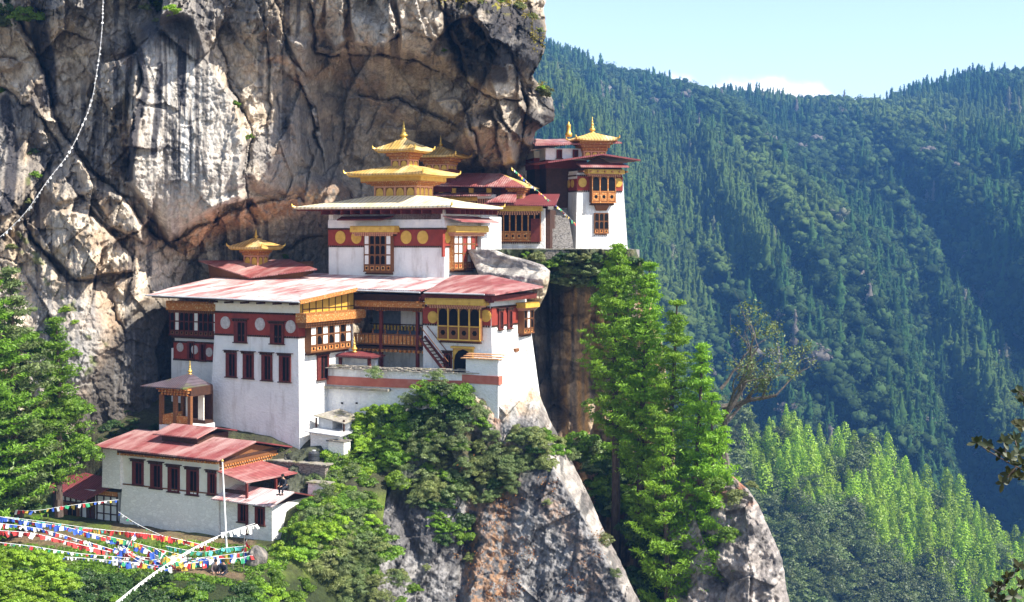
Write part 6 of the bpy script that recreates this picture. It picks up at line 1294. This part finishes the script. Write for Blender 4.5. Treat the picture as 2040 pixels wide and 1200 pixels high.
for i, (pts, lab) in enumerate([
    ([(235, 1102, 86), (300, 1112, 86), (370, 1114, 86), (430, 1108, 86), (495, 1100, 86)], 'five coloured prayer flags, rear row of the dense cluster on the lawn'), ([(225, 1112, 85), (290, 1126, 85), (360, 1124, 85), (430, 1114, 85), (490, 1112, 85)], 'five coloured prayer flags, middle row of the dense cluster on the lawn'),
    ([(240, 1095, 85.5), (280, 1120, 85), (330, 1134, 84.6), (345, 1120, 85)], 'sagging mixed flags at the near end of the cluster'), ([(330, 1088, 87), (400, 1100, 87), (450, 1092, 87), (490, 1088, 87)], 'teal and green flags strung behind the flagpole'),
    ([(270, 1060, 87), (250, 1100, 86), (238, 1130, 85)], 'colourful flags hanging down a leaning stick'), ([(492, 1075, 88), (484, 1100, 88), (476, 1125, 87)], 'colourful flags hanging beside the boulder'), ([(400, 1112, 85.5), (450, 1116, 85.5), (505, 1106, 86)], 'short row of red and yellow flags between flagpole and boulder')]):
    flags(lab, pts, SEQ if i != 3 else ['f_teal', 'f_green', 'f_teal'], .42 if i < 3 else .34, .26, 20+i, ratio=1.15)
flags('small flags in a shallow curve low at the left edge', [(-30, 1078, 82), (60, 1088, 82), (150, 1102, 82), (260, 1112, 82)], ['f_white', 'f_blue', 'f_white', 'f_green', 'f_white', 'f_red'], .24, .26, 40)
flags('tiny white flags on the lowest string at the left edge', [(-30, 1104, 80), (60, 1108, 80), (150, 1111, 80), (280, 1122, 80)], ['f_white', 'f_white', 'f_white', 'f_blue'], .18, .24, 41)
flags('tiny flags strung from the annex roof to the lawn', [(236, 1020, 91), (275, 1045, 90), (330, 1070, 89), (390, 1092, 88)], SEQ, .20, .36, 42)
flags('bright flags draped across the front of the framed annex', [(-20, 1010, 92), (60, 1018, 92), (120, 1010, 92), (180, 1002, 92), (236, 996, 92)], SEQ, .32, .30, 43)
flags('long white banner string slanting across the lawn to the bottom edge', [(212, 1215, 72), (300, 1146, 78), (385, 1092, 84), (450, 1062, 88), (508, 1043, 91)], W_, .28, .17, 45, ratio=.75)
flags('ragged white flags at the upper end of the slanting banner', [(440, 1062, 88.4), (470, 1056, 89), (510, 1046, 90.8)], W_, .34, .22, 46, ratio=1.6)
flags('long string of little white flags hanging down the left side of the cliff', [(206, -40, 101), (203, 60, 101), (192, 150, 101), (178, 215, 101), (140, 300, 100.5), (95, 360, 100), (45, 430, 99.5), (-20, 490, 99)], W_, .20, .36, 47, ratio=.9)
flags('string of small coloured flags rising from the right-hand tower to the rock', [(1018, 333, 114), (1050, 362, 116), (1085, 392, 119), (1120, 420, 121), (1152, 452, 123.5)], ['f_yellow', 'f_white', 'f_green', 'f_yellow', 'f_red', 'f_white', 'f_blue'], .26, .30, 48)
rr0 = random.Random(77)
for i, lab in enumerate(('loose tangle of mixed flags nearest the path', 'mixed flags sagging in front of the dense rows', 'short crossing string of flags left of the white banner', 'flags crossing under the white banner', 'bunched flags right of the white banner', 'flags trailing toward the leaning stick', 'double string of faded flags behind the dense rows')):
    x0 = rr0.uniform(225, 330); x1 = x0+rr0.uniform(110, 190); y0 = rr0.uniform(1085, 1118); y1 = rr0.uniform(1088, 1118); Y0 = rr0.uniform(84.6, 86.5)
    flags(lab, [(x0, y0, Y0), (x0*.6+x1*.4, max(y0, y1)+rr0.uniform(5, 14), Y0), (x1, y1, Y0+.5)], SEQ, .40, .2, 90+i, ratio=1.15)
# poles, boulder
b = P(452, 1092, 89); T = bpy.data.objects.new('flagpole', None); COL.objects.link(T); T.location = b; tag(T, 'tall thin white pole standing before the annex', 'pole')
MB().tube((0, 0, -.3), P(443, 920, 89)-b, .07, .045, 8).build('pole', M['cloth_w'], T); MB().lathe(tuple(P(443, 920, 89)-b), [(.06, 0), (.09, .06), (.03, .16)], 8).build('cap', M['gilt'], T)
for px, py, h, lab in ((485, 1132, 1.9, 'thin leaning post by the boulder with flags tied on'), (236, 1132, 1.6, 'dark stick at the near end of the flag cluster'), (373, 1140, 1.2, 'short stick in the grass in the middle of the lawn'), (465, 1158, 1.0, 'grey stick beside the seated people'), (322, 1140, 1.0, 'short stick by the slanting white banner')):
    b = P(px, py, 85.5); mb = MB().tube((0, 0, -.1), (random.uniform(-.12, .12), 0, h), .04, .03, 6); o = mb.build('stick', M['barkg']); o.location = b; tag(o, lab, 'post')
def boulder(px, py, Y, s, lab, seed, amp=.5, fq=1.5):
    n = 26; th, ph = np.meshgrid(np.linspace(0, 2*np.pi, n), np.linspace(0, np.pi, n)); x, y, z = np.cos(th)*np.sin(ph), np.sin(th)*np.sin(ph), np.cos(ph); r = 1-amp*.4+amp*fbm(x*fq+y+seed, z*fq-y, 4, seed)
    V = np.stack([x*r*s[0], y*r*s[1], z*r*s[2]], -1).reshape(-1, 3); I = np.arange(n*n).reshape(n, n); c = lerp(cc(.14, .13, .12), cc(.30, .26, .22), sstep(.4, .6, fbm(x*3+z*2, y*3, 4, seed))).reshape(-1, 3)
    o = npmesh('boulder', V, np.stack([I[:-1, :-1], I[1:, :-1], I[1:, 1:], I[:-1, 1:]], -1).reshape(-1, 4), M['rock'], None, c, True); o.location = P(px, py, Y); return tag(o, lab, 'boulder')
boulder(512, 1112, 86.5, (.6, .6, .75), 'upright brown boulder at the end of the flag cluster', 3)
# ================= people =================
M['skin'] = mat2('skin', (.42, .24, .16), (.46, .27, .18), 8)
M['hair'] = mat2('black_hair', (.012, .010, .010), (.02, .016, .014), 20); M['navy'] = mat2('dark_jacket', (.015, .017, .025), (.03, .032, .045), 6); M['grey'] = mat2('grey_brown_cloth', (.10, .08, .075), (.16, .13, .12), 6)
def skin(name, joints, edges, mat, T, root=0):
    me = bpy.data.meshes.new(name); me.from_pydata([j[0] for j in joints], edges, []); o = link(name, me, M[mat], T)
    sk = o.modifiers.new('s', 'SKIN'); sk.use_smooth_shade = True; d = me.skin_vertices[0].data
    for i, j in enumerate(joints): d[i].radius = (j[1], j[1] if len(j) < 3 else j[2]); d[i].use_root = i == root
    sb = o.modifiers.new('d', 'SUBSURF'); sb.levels = sb.render_levels = 1; return o
def seated(px, py, Y, rot, label, top, bot, lean=.15, look=0):
    fr = Fr(P(px, py, Y), rot); T = thing('person', label, 'person', fr); h = .42
    pel = ((0, 0, h+.08), .15, .12); sp = ((0, -lean*.5, h+.32), .15, .11); ch = ((0, -lean, h+.50), .17, .12); nk = ((0, -lean-.03, h+.63), .06); hd = ((look*.02, -lean-.05, h+.74), .085, .095); tp_ = ((look*.03, -lean-.05, h+.83), .08, .09)
    J = [pel, sp, ch, nk, hd, tp_]; E_ = [(0, 1), (1, 2), (2, 3), (3, 4), (4, 5)]
    for s in (-1, 1):
        k = len(J); J += [((s*.18, -lean, h+.53), .06), ((s*.25, -lean-.08, h+.28), .045), ((s*.13, -lean-.28, h+.17), .036), ((s*.10, -lean-.36, h+.15), .034, .02)]; E_ += [(2, k), (k, k+1), (k+1, k+2), (k+2, k+3)]
        for f in range(4): J.append(((s*.10+(f-1.5)*.022, -lean-.44, h+.13), .009)); E_.append((k+3, len(J)-1))
        J.append(((s*.05, -lean-.38, h+.16), .010)); E_.append((k+3, len(J)-1))
        k = len(J); J += [((s*.10, -.05, h+.04), .095), ((s*.13, -.46, h+.02), .065), ((s*.12, -.48, .08), .045), ((s*.13, -.66, .04), .035)]; E_ += [(0, k), (k, k+1), (k+1, k+2), (k+2, k+3)]
    skin('body', J, E_, 'skin', T)
    up = [J[0], J[1], J[2], ((0, -lean-.02, h+.60), .08)]+[J[i] for i in (6, 7, 8)]+[J[i] for i in (19, 20, 21)]; up = [(j[0], j[1]+.022, (j[2] if len(j) > 2 else j[1])+.022) for j in up]
    skin('jacket', up, [(0, 1), (1, 2), (2, 3), (2, 4), (4, 5), (5, 6), (2, 7), (7, 8), (8, 9)], top, T)
    lo = [J[0]]+[J[i] for i in (15, 16, 17)]+[J[i] for i in (28, 29, 30)]; lo = [(j[0], j[1]+.02, (j[2] if len(j) > 2 else j[1])+.02) for j in lo]
    skin('trousers', lo, [(0, 1), (1, 2), (2, 3), (0, 4), (4, 5), (5, 6)], bot, T)
    MB().lathe((look*.03, -lean-.035, h+.76), [(.105, 0), (.112, .05), (.10, .11), (.06, .15), (.01, .165)], 12).build('hair', M['hair'], T, True)
    q = MB()
    for s in (-1, 1): q.box(look*.03+s*.035-.012, look*.03+s*.035+.012, -lean-.15, -lean-.135, h+.775, h+.79)
    q.build('eyes', M['hair'], T)
    for s in (-1, 1): MB().box(s*.13-.045, s*.13+.045, -.74, -.44, 0, .08).build('shoe', M['hair'], T)
    return T
Yp = 85.0
seated(430, 1156, Yp, 10, 'seated person in grey-brown clothes on the grassy path, nearer the flag cluster', 'grey', 'grey', .2)
seated(447, 1157, Yp-.2, -15, 'seated person in a black jacket beside the one in grey-brown', 'navy', 'navy', .12)
seated(569, 984, 91.3, -30, 'person in dark clothes sitting on the ridge of the annex roof', 'navy', 'navy', .25)
b = P(438, 1152, 85.3); o = MB().box(-.6, .6, -.15, .25, -.25, .36).build('stone_bench', M['stone']); o.location = b; tag(o, 'low stone block the two people sit on', 'bench')
# ================= haze =================
hb = MB().box(-1500, 1900, -40, 2300, -336, 215); o = hb.build('haze', None); hm = bpy.data.materials.new('haze'); hm.use_nodes = True; t = hm.node_tree; t.nodes.remove(t.nodes['Principled BSDF'])
v = N(t, 'ShaderNodeVolumePrincipled', {'Color': (.15, .42, 1.0, 1), 'Density': .00020, 'Anisotropy': 0.0}); t.links.new(v.outputs[0], t.nodes['Material Output'].inputs['Volume']); o.data.materials.append(hm); tag(o, 'pale blue haze in the valley', 'haze', None, 'stuff')
